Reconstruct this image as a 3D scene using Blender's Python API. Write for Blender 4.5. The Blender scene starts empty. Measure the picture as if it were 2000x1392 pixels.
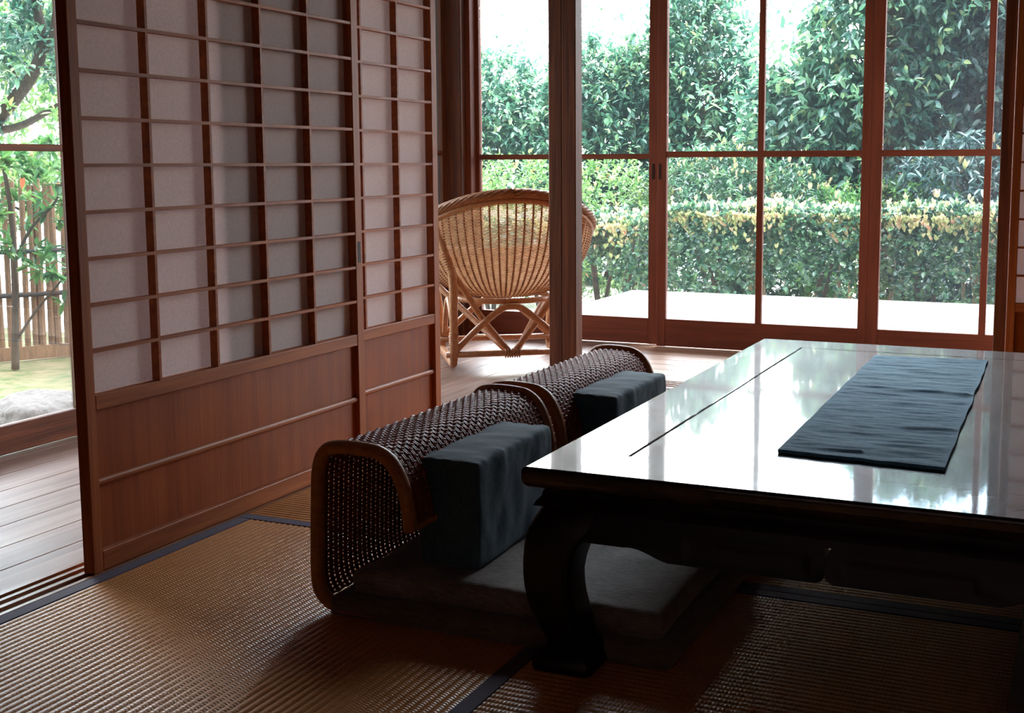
import bpy, math, random
import numpy as np
from mathutils import Vector, Matrix, noise as mnoise

random.seed(7)
RNG = np.random.default_rng(11)
SC = bpy.context.scene
COL = SC.collection
PI = math.pi

# ------------------------------------------------------------------ camera
F_PX, YAW, PITCH, ROLL = 2383.64, 0.410464, 0.120545, -0.003046
EYE = 0.81
cam_d = bpy.data.cameras.new('camera')
cam = bpy.data.objects.new('camera', cam_d)
COL.objects.link(cam)
cam_d.sensor_width = 36.0
cam_d.lens = F_PX / 2000 * 36
cam_d.shift_x = -(1097.0 - 1000) / 2000
cam_d.shift_y = -(696 - 606.7) / 2000
cam_d.clip_start = 0.05
cy_, sy_, cp_, sp_ = math.cos(YAW), math.sin(YAW), math.cos(PITCH), math.sin(PITCH)
FW = Vector((-sy_ * cp_, cy_ * cp_, -sp_))
RT = Vector((cy_, sy_, 0))
UP = RT.cross(FW)
R2 = RT * math.cos(ROLL) + UP * math.sin(ROLL)
U2 = -RT * math.sin(ROLL) + UP * math.cos(ROLL)
cam.matrix_world = Matrix(((R2.x, U2.x, -FW.x, 0), (R2.y, U2.y, -FW.y, 0), (R2.z, U2.z, -FW.z, EYE), (0, 0, 0, 1)))
SC.camera = cam

# ------------------------------------------------------------------ view, sky and sun
SC.view_settings.view_transform = 'Standard'
SC.view_settings.look = 'None'
SC.view_settings.gamma = 1.0
SC.view_settings.use_curve_mapping = False
SC.view_settings.exposure = 0.0
SC.cycles.max_bounces = 10
SC.cycles.diffuse_bounces = 5
SC.cycles.glossy_bounces = 4
SC.cycles.transmission_bounces = 6
SC.cycles.transparent_max_bounces = 16
SC.cycles.use_denoising = True
SC.cycles.sample_clamp_indirect = 12
SC.cycles.caustics_reflective = False
SC.cycles.caustics_refractive = False

SKY_BASE, SKY_GLOW = 2.4, 23.0      # even overcast, brighter toward the cloud-covered sun beyond the far garden
world = bpy.data.worlds.new('overcast sky')
SC.world = world
world.use_nodes = True
wt = world.node_tree
wt.nodes.clear()
w_out = wt.nodes.new('ShaderNodeOutputWorld')
w_bg = wt.nodes.new('ShaderNodeBackground')
w_tc = wt.nodes.new('ShaderNodeTexCoord')
w_map = wt.nodes.new('ShaderNodeMapRange')
w_map.inputs['From Min'].default_value = -0.1
w_map.inputs['From Max'].default_value = 1.0
w_map.inputs['To Min'].default_value = SKY_BASE
w_map.inputs['To Max'].default_value = SKY_BASE + SKY_GLOW
w_map.interpolation_type = 'SMOOTHSTEP'
w_dot = wt.nodes.new('ShaderNodeVectorMath')
w_dot.operation = 'DOT_PRODUCT'
w_dot.inputs[1].default_value = Vector((-0.10, 0.62, 0.78)).normalized()
w_bg.inputs['Color'].default_value = (0.90, 0.965, 1.0, 1)
wt.links.new(w_tc.outputs['Generated'], w_dot.inputs[0])
wt.links.new(w_dot.outputs['Value'], w_map.inputs['Value'])
wt.links.new(w_map.outputs[0], w_bg.inputs['Strength'])
w_nz = wt.nodes.new('ShaderNodeTexNoise')
w_nz.inputs['Scale'].default_value = 3.2
w_nz.inputs['Detail'].default_value = 6.0
w_rp = wt.nodes.new('ShaderNodeValToRGB')
w_rp.color_ramp.elements[0].position, w_rp.color_ramp.elements[0].color = 0.40, (0.62, 0.80, 1.0, 1)
w_rp.color_ramp.elements[1].position, w_rp.color_ramp.elements[1].color = 0.56, (1.0, 1.0, 1.0, 1)
wt.links.new(w_tc.outputs['Generated'], w_nz.inputs['Vector'])
wt.links.new(w_nz.outputs[0], w_rp.inputs[0])
wt.links.new(w_rp.outputs[0], w_bg.inputs['Color'])
wt.links.new(w_bg.outputs[0], w_out.inputs['Surface'])


def portal(name, loc, rot, sx, sy):
    l = bpy.data.lights.new(name, 'AREA')
    l.shape = 'RECTANGLE'
    l.size, l.size_y = sx, sy
    l.cycles.is_portal = True
    o = bpy.data.objects.new(name, l)
    o.location, o.rotation_euler = loc, rot
    COL.objects.link(o)


# ------------------------------------------------------------------ helpers
def lin(r, g, b):
    f = lambda c: (c / 255 / 12.92) if c <= 10.3 else ((c / 255 + 0.055) / 1.055) ** 2.4
    return (f(r), f(g), f(b), 1.0)


def tag(o, label=None, cat=None, group=None, kind=None):
    for k, v in (('label', label), ('category', cat), ('group', group), ('kind', kind)):
        if v:
            o[k] = v
    return o


def empty(name, loc, rz=0, **kw):
    o = bpy.data.objects.new(name, None)
    o.location = loc
    o.rotation_euler = (0, 0, rz)
    o.empty_display_size = 0.1
    COL.objects.link(o)
    return tag(o, **kw)


class MB:
    """collects geometry for one mesh"""
    def __init__(self):
        self.v, self.f = [], []

    def add(self, vs, fs):
        n = len(self.v)
        self.v += [tuple(p) for p in vs]
        self.f += [tuple(i + n for i in q) for q in fs]
        return self

    def box(self, x0, x1, y0, y1, z0, z1, b=0.0):
        if b <= 0:
            vs = [(x0, y0, z0), (x1, y0, z0), (x1, y1, z0), (x0, y1, z0), (x0, y0, z1), (x1, y0, z1), (x1, y1, z1), (x0, y1, z1)]
            fs = [(0, 3, 2, 1), (4, 5, 6, 7), (0, 1, 5, 4), (1, 2, 6, 5), (2, 3, 7, 6), (3, 0, 4, 7)]
            return self.add(vs, fs)
        # chamfered box: three nested rectangles of corners
        vs, idx = [], {}
        for sx in (0, 1):
            for sy in (0, 1):
                for sz in (0, 1):
                    X, Y, Z = (x0, x1)[sx], (y0, y1)[sy], (z0, z1)[sz]
                    dx, dy, dz = (b, -b)[sx], (b, -b)[sy], (b, -b)[sz]
                    idx[(sx, sy, sz, 0)] = len(vs); vs.append((X, Y + dy, Z + dz))
                    idx[(sx, sy, sz, 1)] = len(vs); vs.append((X + dx, Y, Z + dz))
                    idx[(sx, sy, sz, 2)] = len(vs); vs.append((X + dx, Y + dy, Z))
        I = idx
        fs = []
        fs.append([I[(0, a, c, 0)] for a, c in ((0, 0), (0, 1), (1, 1), (1, 0))])
        fs.append([I[(1, a, c, 0)] for a, c in ((0, 0), (1, 0), (1, 1), (0, 1))])
        fs.append([I[(a, 0, c, 1)] for a, c in ((0, 0), (1, 0), (1, 1), (0, 1))])
        fs.append([I[(a, 1, c, 1)] for a, c in ((0, 0), (0, 1), (1, 1), (1, 0))])
        fs.append([I[(a, c, 0, 2)] for a, c in ((0, 0), (0, 1), (1, 1), (1, 0))])
        fs.append([I[(a, c, 1, 2)] for a, c in ((0, 0), (1, 0), (1, 1), (0, 1))])
        for s in (0, 1):
            for t in (0, 1):
                fs.append([I[(s, t, 0, 0)], I[(s, t, 1, 0)], I[(s, t, 1, 1)], I[(s, t, 0, 1)]])
                fs.append([I[(s, 0, t, 0)], I[(s, 1, t, 0)], I[(s, 1, t, 2)], I[(s, 0, t, 2)]])
                fs.append([I[(0, s, t, 1)], I[(1, s, t, 1)], I[(1, s, t, 2)], I[(0, s, t, 2)]])
        for sx in (0, 1):
            for sy in (0, 1):
                for sz in (0, 1):
                    fs.append([I[(sx, sy, sz, k)] for k in (0, 1, 2)])
        return self.add(vs, fs)

    def tube(self, pts, r, sides=8, closed=False, cap=True):
        pts = [Vector(p) for p in pts]
        n = len(pts)
        rs = r if hasattr(r, '__len__') else [r] * n
        tang = []
        for i in range(n):
            a = pts[(i - 1) % n] if (closed or i > 0) else pts[i]
            c = pts[(i + 1) % n] if (closed or i < n - 1) else pts[i]
            t = (c - a)
            tang.append(t.normalized() if t.length > 1e-9 else Vector((0, 0, 1)))
        up = Vector((0, 0, 1)) if abs(tang[0].z) < 0.9 else Vector((1, 0, 0))
        nrm = (up - tang[0] * up.dot(tang[0])).normalized()
        vs = []
        for i in range(n):
            nrm = (nrm - tang[i] * nrm.dot(tang[i]))
            nrm = nrm.normalized() if nrm.length > 1e-9 else tang[i].orthogonal().normalized()
            b = tang[i].cross(nrm)
            for k in range(sides):
                a = 2 * PI * k / sides
                vs.append(pts[i] + (nrm * math.cos(a) + b * math.sin(a)) * rs[i])
        fs = []
        m = n if closed else n - 1
        for i in range(m):
            j = (i + 1) % n
            for k in range(sides):
                l = (k + 1) % sides
                fs.append((i * sides + k, i * sides + l, j * sides + l, j * sides + k))
        if cap and not closed:
            fs.append(tuple(range(sides - 1, -1, -1)))
            fs.append(tuple((n - 1) * sides + k for k in range(sides)))
        return self.add(vs, fs)

    def build(self, name, mat, parent=None, smooth=False, loc=None):
        me = bpy.data.meshes.new(name)
        me.from_pydata(self.v, [], self.f)
        me.materials.append(mat)
        me.validate()
        import bmesh
        bm = bmesh.new(); bm.from_mesh(me)
        bmesh.ops.recalc_face_normals(bm, faces=bm.faces)
        bm.to_mesh(me); bm.free()
        if smooth:
            me.polygons.foreach_set('use_smooth', [True] * len(me.polygons))
            if smooth == 'auto':
                me.set_sharp_from_angle(angle=math.radians(35))
        o = bpy.data.objects.new(name, me)
        if loc:
            o.location = loc
        o.parent = parent
        COL.objects.link(o)
        return o


def struct(name, mb, mat, label, cat=None, smooth=False):
    o = mb.build(name, mat, None, smooth)
    return tag(o, label, cat, kind='structure')


def np_mesh(name, V, Q, mat, parent=None, attrs=None, smooth=False):
    me = bpy.data.meshes.new(name)
    V = np.asarray(V, dtype=np.float32); Q = np.asarray(Q, dtype=np.int32)
    k = Q.shape[1]
    me.vertices.add(len(V)); me.vertices.foreach_set('co', V.ravel())
    me.loops.add(Q.size); me.loops.foreach_set('vertex_index', Q.ravel())
    me.polygons.add(len(Q))
    me.polygons.foreach_set('loop_start', np.arange(0, Q.size, k, dtype=np.int32))
    me.polygons.foreach_set('loop_total', np.full(len(Q), k, dtype=np.int32))
    if attrs:
        for nm, a in attrs.items():
            at = me.attributes.new(nm, 'FLOAT', 'POINT')
            at.data.foreach_set('value', np.asarray(a, dtype=np.float32))
    me.update(calc_edges=True)
    if smooth:
        me.polygons.foreach_set('use_smooth', np.ones(len(Q), dtype=bool))
    me.materials.append(mat)
    o = bpy.data.objects.new(name, me)
    o.parent = parent
    COL.objects.link(o)
    return o


def copy_tree(o, parent=None):
    c = o.copy()
    COL.objects.link(c)
    c.parent = parent
    for ch in list(o.children):
        copy_tree(ch, c)
    return c


def smooth_path(pts, n=8, closed=False):
    """Catmull-Rom through the points"""
    P = [Vector(p) for p in pts]
    out = []
    m = len(P)
    for i in range(m if closed else m - 1):
        p0 = P[(i - 1) % m] if closed or i > 0 else P[0] * 2 - P[1]
        p1, p2 = P[i], P[(i + 1) % m]
        p3 = P[(i + 2) % m] if closed or i < m - 2 else P[-1] * 2 - P[-2]
        for k in range(n):
            t = k / n
            out.append(0.5 * ((2 * p1) + (p2 - p0) * t + (2 * p0 - 5 * p1 + 4 * p2 - p3) * t * t + (3 * p1 - p0 - 3 * p2 + p3) * t ** 3))
    if not closed:
        out.append(P[-1])
    return out


# ------------------------------------------------------------------ materials
class NT:
    def __init__(self, name):
        self.m = bpy.data.materials.new(name)
        self.m.use_nodes = True
        self.t = self.m.node_tree
        self.t.nodes.clear()
        self.out = self.n('OutputMaterial')

    def n(self, typ, **kw):
        nd = self.t.nodes.new('ShaderNode' + typ)
        for k, v in kw.items():
            setattr(nd, k, v)
        return nd

    def l(self, a, b):
        self.t.links.new(a, b)

    def coords(self, scale=(1, 1, 1), rot=(0, 0, 0)):
        tc = self.n('TexCoord'); mp = self.n('Mapping')
        mp.inputs['Scale'].default_value = scale
        mp.inputs['Rotation'].default_value = rot
        self.l(tc.outputs['Object'], mp.inputs['Vector'])
        return mp.outputs[0]

    def noise(self, vec, scale, detail=4, rough=0.5, dist=0.0):
        nz = self.n('TexNoise')
        nz.inputs['Scale'].default_value = scale
        nz.inputs['Detail'].default_value = detail
        nz.inputs['Roughness'].default_value = rough
        nz.inputs['Distortion'].default_value = dist
        if vec is not None:
            self.l(vec, nz.inputs['Vector'])
        return nz.outputs[0]

    def ramp(self, fac, stops):
        r = self.n('ValToRGB')
        el = r.color_ramp.elements
        while len(el) < len(stops):
            el.new(0.5)
        for e, (p, c) in zip(el, stops):
            e.position, e.color = p, c
        self.l(fac, r.inputs[0])
        return r.outputs[0]

    def rng(self, fac, a, b, c, d):
        r = self.n('MapRange')
        for k, v in zip(('From Min', 'From Max', 'To Min', 'To Max'), (a, b, c, d)):
            r.inputs[k].default_value = v
        self.l(fac, r.inputs['Value'])
        return r.outputs[0]

    def bump(self, h, strength, dist=0.01):
        b = self.n('Bump')
        b.inputs['Strength'].default_value = strength
        b.inputs['Distance'].default_value = dist
        self.l(h, b.inputs['Height'])
        return b.outputs[0]

    def principled(self, color=None, rough=0.5, normal=None, **kw):
        p = self.n('BsdfPrincipled')
        if color is not None:
            if hasattr(color, 'links'):
                self.l(color, p.inputs['Base Color'])
            else:
                p.inputs['Base Color'].default_value = color
        if hasattr(rough, 'links'):
            self.l(rough, p.inputs['Roughness'])
        else:
            p.inputs['Roughness'].default_value = rough
        if normal is not None:
            self.l(normal, p.inputs['Normal'])
        for k, v in kw.items():
            p.inputs[k].default_value = v
        return p

    def done(self, sh):
        self.l(sh.outputs[0] if hasattr(sh, 'outputs') else sh, self.out.inputs['Surface'])
        return self.m


def wood(name, c0, c1, c2, axis=2, rough=0.5, grain=1.0, bump=0.25, spec=0.35, blotch=0.0):
    nt = NT(name)
    s = [34 * grain] * 3
    s[axis] = 1.6 * grain
    v = nt.coords(tuple(s))
    a = nt.noise(v, 1.6, 5, 0.6, 0.6)
    col = nt.ramp(a, [(0.25, c0), (0.5, c1), (0.75, c2)])
    if blotch:
        v2 = nt.coords((1, 1, 1))
        bl = nt.ramp(nt.noise(v2, 3.1, 3, 0.6), [(0.35, (1 - blotch, 1 - blotch, 1 - blotch, 1)), (0.65, (1, 1, 1, 1))])
        mx = nt.n('MixRGB', blend_type='MULTIPLY')
        mx.inputs[0].default_value = 1
        nt.l(col, mx.inputs[1]); nt.l(bl, mx.inputs[2])
        col = mx.outputs[0]
    s2 = [160.0] * 3; s2[axis] = 4.0
    fine = nt.noise(nt.coords(tuple(s2)), 1.0, 3, 0.6)
    p = nt.principled(col, nt.rng(a, 0, 1, rough - 0.08, rough + 0.12), nt.bump(fine, bump, 0.002))
    p.inputs['Specular IOR Level'].default_value = spec
    return nt.done(p)


C_SH = (lin(118, 54, 20), lin(158, 82, 34), lin(182, 104, 50))      # shoji cedar
C_PS = (lin(76, 40, 25), lin(104, 58, 36), lin(138, 82, 52))      # posts and glass door frames
M = {}
for ax, nm in ((0, 'x'), (1, 'y'), (2, 'z')):
    M['shoji_' + nm] = wood('shoji cedar ' + nm, *C_SH, axis=ax, rough=0.5)
    M['frame_' + nm] = wood('reddish frame wood ' + nm, lin(116, 60, 42), lin(136, 73, 51), lin(150, 85, 61), axis=ax, rough=0.55, blotch=0.15)
    M['post_' + nm] = wood('brown post wood ' + nm, *C_PS, axis=ax, rough=0.5, bump=0.4)
M['panel'] = wood('cedar board panel', lin(134, 58, 18), lin(160, 76, 26), lin(174, 90, 36), axis=2, rough=0.45, grain=0.6, blotch=0.25)
M['ceiling'] = wood('ceiling boards', lin(66, 44, 30), lin(84, 58, 40), lin(98, 70, 50), axis=1, rough=0.7)


def floor_wood(name, axis, c0, c1, c2, plank, rough0=0.3, gap=True):
    """long floorboards, one tone per board"""
    nt = NT(name)
    s = [26.0, 26.0, 26.0]; s[axis] = 1.3
    a = nt.noise(nt.coords(tuple(s)), 1.5, 6, 0.6, 0.5)
    tc = nt.n('TexCoord'); sep = nt.n('SeparateXYZ')
    nt.l(tc.outputs['Object'], sep.inputs[0])
    across = sep.outputs[1 - axis]
    m1 = nt.n('Math', operation='DIVIDE'); m1.inputs[1].default_value = plank
    nt.l(across, m1.inputs[0])
    fl = nt.n('Math', operation='FLOOR'); nt.l(m1.outputs[0], fl.inputs[0])
    wn = nt.n('TexWhiteNoise', noise_dimensions='1D'); nt.l(fl.outputs[0], wn.inputs['W'])
    add = nt.n('Math', operation='MULTIPLY_ADD')
    add.inputs[1].default_value = 0.28; add.inputs[2].default_value = -0.14
    nt.l(wn.outputs['Value'], add.inputs[0])
    ad2 = nt.n('Math', operation='ADD'); nt.l(a, ad2.inputs[0]); nt.l(add.outputs[0], ad2.inputs[1])
    col = nt.ramp(ad2.outputs[0], [(0.2, c0), (0.5, c1), (0.8, c2)])
    s2 = [90.0] * 3; s2[axis] = 3.0
    fine = nt.noise(nt.coords(tuple(s2)), 1.0, 3, 0.6)
    worn = nt.noise(nt.coords((1, 1, 1)), 2.2, 3, 0.6)
    p = nt.principled(col, nt.rng(worn, 0.3, 0.7, rough0, rough0 + 0.2), nt.bump(fine, 0.2, 0.002))
    if rough0 > 0.5:
        p.inputs['Specular IOR Level'].default_value = 0.08
    return nt.done(p)


M['board_y'] = floor_wood('veranda floorboards lengthwise', 1, lin(116, 84, 72), lin(146, 112, 98), lin(172, 142, 128), 0.122, 0.3)
M['board_x'] = floor_wood('veranda floorboards crosswise', 0, lin(160, 112, 86), lin(190, 144, 116), lin(208, 168, 140), 0.118, 0.28)
M['deck'] = floor_wood('weathered grey deck boards', 0, lin(100, 97, 94), lin(120, 117, 114), lin(136, 134, 131), 0.09, 0.6)
M['sill'] = wood('polished sill wood', lin(126, 80, 58), lin(160, 112, 86), lin(186, 142, 112), axis=1, rough=0.3)
M['sill_x'] = wood('polished sill wood crosswise', lin(126, 80, 58), lin(160, 112, 86), lin(186, 142, 112), axis=0, rough=0.3)


def tatami_mat_material(name, axis):
    nt = NT(name)
    s = [700.0, 700.0, 700.0]
    s[axis] = 190.0
    a = nt.noise(nt.coords(tuple(s)), 1.0, 2, 0.6)
    patch = nt.noise(nt.coords((1, 1, 1)), 5.0, 3, 0.6)
    mx = nt.n('Math', operation='MULTIPLY_ADD'); mx.inputs[1].default_value = 0.5
    nt.l(a, mx.inputs[0])
    h2 = nt.n('Math', operation='MULTIPLY'); h2.inputs[1].default_value = 0.5
    nt.l(patch, h2.inputs[0]); nt.l(h2.outputs[0], mx.inputs[2])
    col = nt.ramp(mx.outputs[0], [(0.3, lin(172, 108, 50)), (0.5, lin(200, 134, 68)), (0.7, lin(216, 154, 88))])
    # rush bumps along each rib
    wv = nt.n('TexWave', wave_type='BANDS', bands_direction='Y' if axis == 1 else 'X')
    wv.inputs['Scale'].default_value = 48.0
    wv.inputs['Distortion'].default_value = 1.2
    wv.inputs['Detail'].default_value = 1.0
    tc = nt.n('TexCoord'); nt.l(tc.outputs['Object'], wv.inputs['Vector'])
    ad = nt.n('Math', operation='ADD'); nt.l(wv.outputs['Fac'], ad.inputs[0]); nt.l(a, ad.inputs[1])
    p = nt.principled(col, 0.34, nt.bump(ad.outputs[0], 0.5, 0.0012))
    p.inputs['Specular IOR Level'].default_value = 0.7
    return nt.done(p)


M['tatami_y'] = tatami_mat_material('woven rush, ribs along y', 1)
M['tatami_x'] = tatami_mat_material('woven rush, ribs along x', 0)


def cloth(name, c0, c1, scale=420, rough=0.9, bump=0.6, sheen=0.2, slub=(1, 1, 1)):
    nt = NT(name)
    v = nt.coords(slub)
    a = nt.noise(v, scale, 3, 0.7)
    b = nt.noise(nt.coords((1, 1, 1)), 14, 4, 0.6)
    mx = nt.n('Math', operation='MULTIPLY_ADD'); mx.inputs[1].default_value = 0.6
    nt.l(a, mx.inputs[0])
    h2 = nt.n('Math', operation='MULTIPLY'); h2.inputs[1].default_value = 0.4
    nt.l(b, h2.inputs[0]); nt.l(h2.outputs[0], mx.inputs[2])
    col = nt.ramp(mx.outputs[0], [(0.35, c0), (0.65, c1)])
    p = nt.principled(col, rough, nt.bump(a, bump, 0.0015))
    p.inputs['Specular IOR Level'].default_value = 0.25
    p.inputs['Sheen Weight'].default_value = sheen
    p.inputs['Sheen Roughness'].default_value = 0.5
    return nt.done(p)


M['border'] = cloth('dark plum border cloth', lin(54, 40, 66), lin(76, 58, 92), 900, 0.75)
M['navy'] = cloth('dark navy linen', lin(42, 64, 78), lin(70, 98, 114), 380, slub=(1, 1, 0.25))
M['runner'] = cloth('steel blue linen', lin(66, 126, 158), lin(104, 164, 194), 300, slub=(0.3, 1, 1))
M['cushion'] = cloth('grey brown linen', lin(92, 84, 82), lin(142, 134, 132), 260, slub=(0.25, 1, 1))
M['cushion_low'] = cloth('brown grey linen', lin(84, 72, 62), lin(120, 106, 96), 260, slub=(0.25, 1, 1))

# paper
nt = NT('shoji paper')
fib = nt.noise(nt.coords((1, 1, 1)), 160, 4, 0.7)
pc = nt.ramp(fib, [(0.3, lin(220, 208, 204)), (0.7, lin(238, 227, 223))])
d = nt.n('BsdfDiffuse'); t = nt.n('BsdfTranslucent')
nt.l(pc, d.inputs[0])
mxc = nt.n('MixRGB', blend_type='MULTIPLY'); mxc.inputs[0].default_value = 1
mxc.inputs[2].default_value = (0.90, 0.84, 0.86, 1)
nt.l(pc, mxc.inputs[1]); nt.l(mxc.outputs[0], t.inputs[0])
ms = nt.n('MixShader'); ms.inputs[0].default_value = 0.32
nt.l(d.outputs[0], ms.inputs[1]); nt.l(t.outputs[0], ms.inputs[2])
M['paper'] = nt.done(ms)

# thin window glass
nt = NT('window glass')
tr = nt.n('BsdfTransparent'); tr.inputs[0].default_value = (0.985, 0.995, 0.99, 1)
gl = nt.n('BsdfGlossy'); gl.inputs['Roughness'].default_value = 0.01
fr = nt.n('Fresnel'); fr.inputs['IOR'].default_value = 1.4
ms = nt.n('MixShader')
nt.l(fr.outputs[0], ms.inputs[0]); nt.l(tr.outputs[0], ms.inputs[1]); nt.l(gl.outputs[0], ms.inputs[2])
haze = nt.n('BsdfTranslucent'); haze.inputs[0].default_value = (0.75, 0.9, 0.95, 1)  # faint bluish milkiness mixed into the glass to imitate bright outdoor haze
m2 = nt.n('MixShader'); m2.inputs[0].default_value = 0.0055
nt.l(ms.outputs[0], m2.inputs[1]); nt.l(haze.outputs[0], m2.inputs[2])
M['glass'] = nt.done(m2)

nt = NT('fine grey insect mesh')
tr = nt.n('BsdfTransparent'); df = nt.n('BsdfDiffuse'); df.inputs[0].default_value = lin(150, 156, 170)
ms = nt.n('MixShader')
wv = nt.n('TexWave', bands_direction='Z'); wv.inputs['Scale'].default_value = 55.0
tc = nt.n('TexCoord'); nt.l(tc.outputs['Object'], wv.inputs['Vector'])
nt.l(nt.rng(wv.outputs['Fac'], 0, 1, 0.04, 0.22), ms.inputs[0])
nt.l(tr.outputs[0], ms.inputs[1]); nt.l(df.outputs[0], ms.inputs[2])
M['screen'] = nt.done(ms)

# dark polished table wood
def lacquer(name, rough, stops, coat=0.0):
    nt = NT(name)
    v = nt.coords((1.0, 1.0, 1.0))
    a = nt.noise(v, 3.2, 7, 0.62, 2.6)
    col = nt.ramp(a, stops)
    sc = nt.noise(nt.coords((1, 1, 1)), 9, 8, 0.75, 1.5)
    p = nt.principled(col, nt.rng(sc, 0.35, 0.7, rough, rough + 0.12))
    p.inputs['Specular IOR Level'].default_value = 0.3
    if coat:
        p.inputs['Coat Weight'].default_value = coat
        p.inputs['Specular IOR Level'].default_value = 0.12
        cr = nt.rng(sc, 0.4, 0.75, 0.035, 0.075)
        nt.l(cr, p.inputs['Coat Roughness'])
    return nt.done(p)


M['lacquer'] = lacquer('dark rosewood polish', 0.4, [(0.30, lin(18, 12, 13)), (0.5, lin(34, 22, 20)), (0.62, lin(62, 44, 38))], 1.0)
M['lacquer_leg'] = lacquer('dark rosewood', 0.3, [(0.30, lin(12, 11, 14)), (0.5, lin(18, 15, 18)), (0.7, lin(26, 20, 21))])


def cane(name, c0, c1, rough=0.45, transl=0.0, wrap=0):
    nt = NT(name)
    a = nt.noise(nt.coords((1, 1, 1)), 60, 3, 0.6)
    col = nt.ramp(a, [(0.3, c0), (0.7, c1)])
    h = a
    p = nt.principled(col, rough, nt.bump(h, 0.25, 0.002))
    p.inputs['Specular IOR Level'].default_value = 0.35
    if transl:
        tl = nt.n('BsdfTranslucent'); nt.l(col, tl.inputs[0])
        ms = nt.n('MixShader'); ms.inputs[0].default_value = transl
        nt.l(p.outputs[0], ms.inputs[1]); nt.l(tl.outputs[0], ms.inputs[2])
        return nt.done(ms)
    return nt.done(p)


M['wicker'] = cane('reddish brown wicker strands', lin(104, 42, 28), lin(148, 68, 48), 0.45)
M['wicker_rim'] = cane('honey brown wrapped cane', lin(140, 84, 44), lin(172, 108, 60), 0.4)
M['rattan'] = cane('honey rattan pole', lin(188, 128, 88), lin(214, 158, 116), 0.3)
M['rattan_weave'] = cane('pale rattan weave', lin(216, 184, 152), lin(240, 214, 186), 0.5, 0.5)
M['rattan_rim'] = cane('braided rattan rim', lin(150, 98, 66), lin(186, 130, 92), 0.45)
M['pull'] = cane('dark recess of finger pull', lin(44, 24, 18), lin(54, 30, 22), 0.6)


def leafmat(name, stops, transl=0.35, rough=0.35, hue=0.485, sat=1.0, spec=0.5):
    nt = NT(name)
    at = nt.n('Attribute', attribute_name='tone')
    col = nt.ramp(at.outputs['Fac'], stops)
    p = nt.principled(col, rough)
    p.inputs['Specular IOR Level'].default_value = spec
    tl = nt.n('BsdfTranslucent')
    hs = nt.n('HueSaturation'); hs.inputs['Hue'].default_value = hue
    hs.inputs['Saturation'].default_value = sat; hs.inputs['Value'].default_value = 1.6
    nt.l(col, hs.inputs['Color']); nt.l(hs.outputs[0], tl.inputs[0])
    ms = nt.n('MixShader'); ms.inputs[0].default_value = transl
    nt.l(p.outputs[0], ms.inputs[1]); nt.l(tl.outputs[0], ms.inputs[2])
    return nt.done(ms)


M['leaf_hedge'] = leafmat('hedge leaves', [(0, lin(44, 80, 70)), (0.5, lin(70, 112, 84)), (0.9, lin(114, 150, 100)), (1, lin(160, 168, 98))], 0.25, 0.24, spec=0.8)
M['leaf_young'] = leafmat('young shoots', [(0, lin(170, 182, 122)), (0.5, lin(204, 202, 150)), (0.8, lin(214, 192, 156)), (1, lin(214, 160, 140))], 0.3, 0.45, hue=0.5, sat=0.8)
M['leaf_tree'] = leafmat('evergreen leaves', [(0, lin(50, 92, 84)), (0.5, lin(80, 126, 106)), (0.85, lin(118, 158, 118)), (1, lin(172, 186, 130))], 0.3, 0.25, spec=0.8)
M['leaf_dark'] = leafmat('dark bluish leaves', [(0, lin(46, 78, 80)), (0.6, lin(72, 108, 106)), (1, lin(110, 142, 128))], 0.2, 0.24, spec=0.8)
M['leaf_bright'] = leafmat('bright green leaves', [(0, lin(74, 118, 66)), (0.5, lin(108, 148, 84)), (0.9, lin(150, 178, 108)), (1, lin(214, 138, 96))], 0.28, 0.4)
M['leaf_mid'] = leafmat('mid green leaves', [(0, lin(44, 88, 52)), (0.5, lin(74, 122, 66)), (0.95, lin(120, 156, 84)), (1, lin(200, 120, 80))], 0.35, 0.35)


def bark(name, c0, c1, rough=0.85):
    nt = NT(name)
    a = nt.noise(nt.coords((6, 6, 1.5)), 6, 6, 0.7)
    col = nt.ramp(a, [(0.3, c0), (0.7, c1)])
    return nt.done(nt.principled(col, rough, nt.bump(a, 0.8, 0.02)))


M['bark'] = bark('dark bark', lin(44, 36, 30), lin(84, 72, 60))
M['bark_pale'] = bark('pale mossy bark', lin(110, 96, 72), lin(158, 142, 112))
M['bamboo'] = bark('weathered bamboo', lin(96, 66, 44), lin(140, 102, 72), 0.6)
M['rope'] = bark('dark fence rail', lin(34, 28, 24), lin(56, 46, 40))
M['rock'] = bark('weathered grey stone', lin(58, 53, 50), lin(108, 101, 96))
nt = NT('mossy ground')
a = nt.noise(nt.coords((1, 1, 1)), 7, 8, 0.7)
col = nt.ramp(a, [(0.36, lin(74, 92, 44)), (0.5, lin(116, 112, 76)), (0.64, lin(136, 122, 92))])
M['moss'] = nt.done(nt.principled(col, 0.95, nt.bump(nt.noise(nt.coords((1, 1, 1)), 60, 5, 0.7), 0.8, 0.03)))
nt = NT('pale gravel')
a = nt.noise(nt.coords((1, 1, 1)), 40, 6, 0.7)
col = nt.ramp(a, [(0.3, lin(186, 176, 164)), (0.7, lin(222, 214, 204))])
M['gravel'] = nt.done(nt.principled(col, 0.95, nt.bump(a, 0.6, 0.02)))
nt = NT('earthen plaster')
a = nt.noise(nt.coords((1, 1, 1)), 30, 6, 0.7)
col = nt.ramp(a, [(0.3, lin(150, 122, 84)), (0.7, lin(172, 142, 104))])
M['plaster'] = nt.done(nt.principled(col, 0.95, nt.bump(a, 0.3, 0.005)))

# ================================================================== THE SETTING
XS = -1.787            # room face of the near shoji
YW0 = 4.14             # far edge of the tatami
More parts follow.
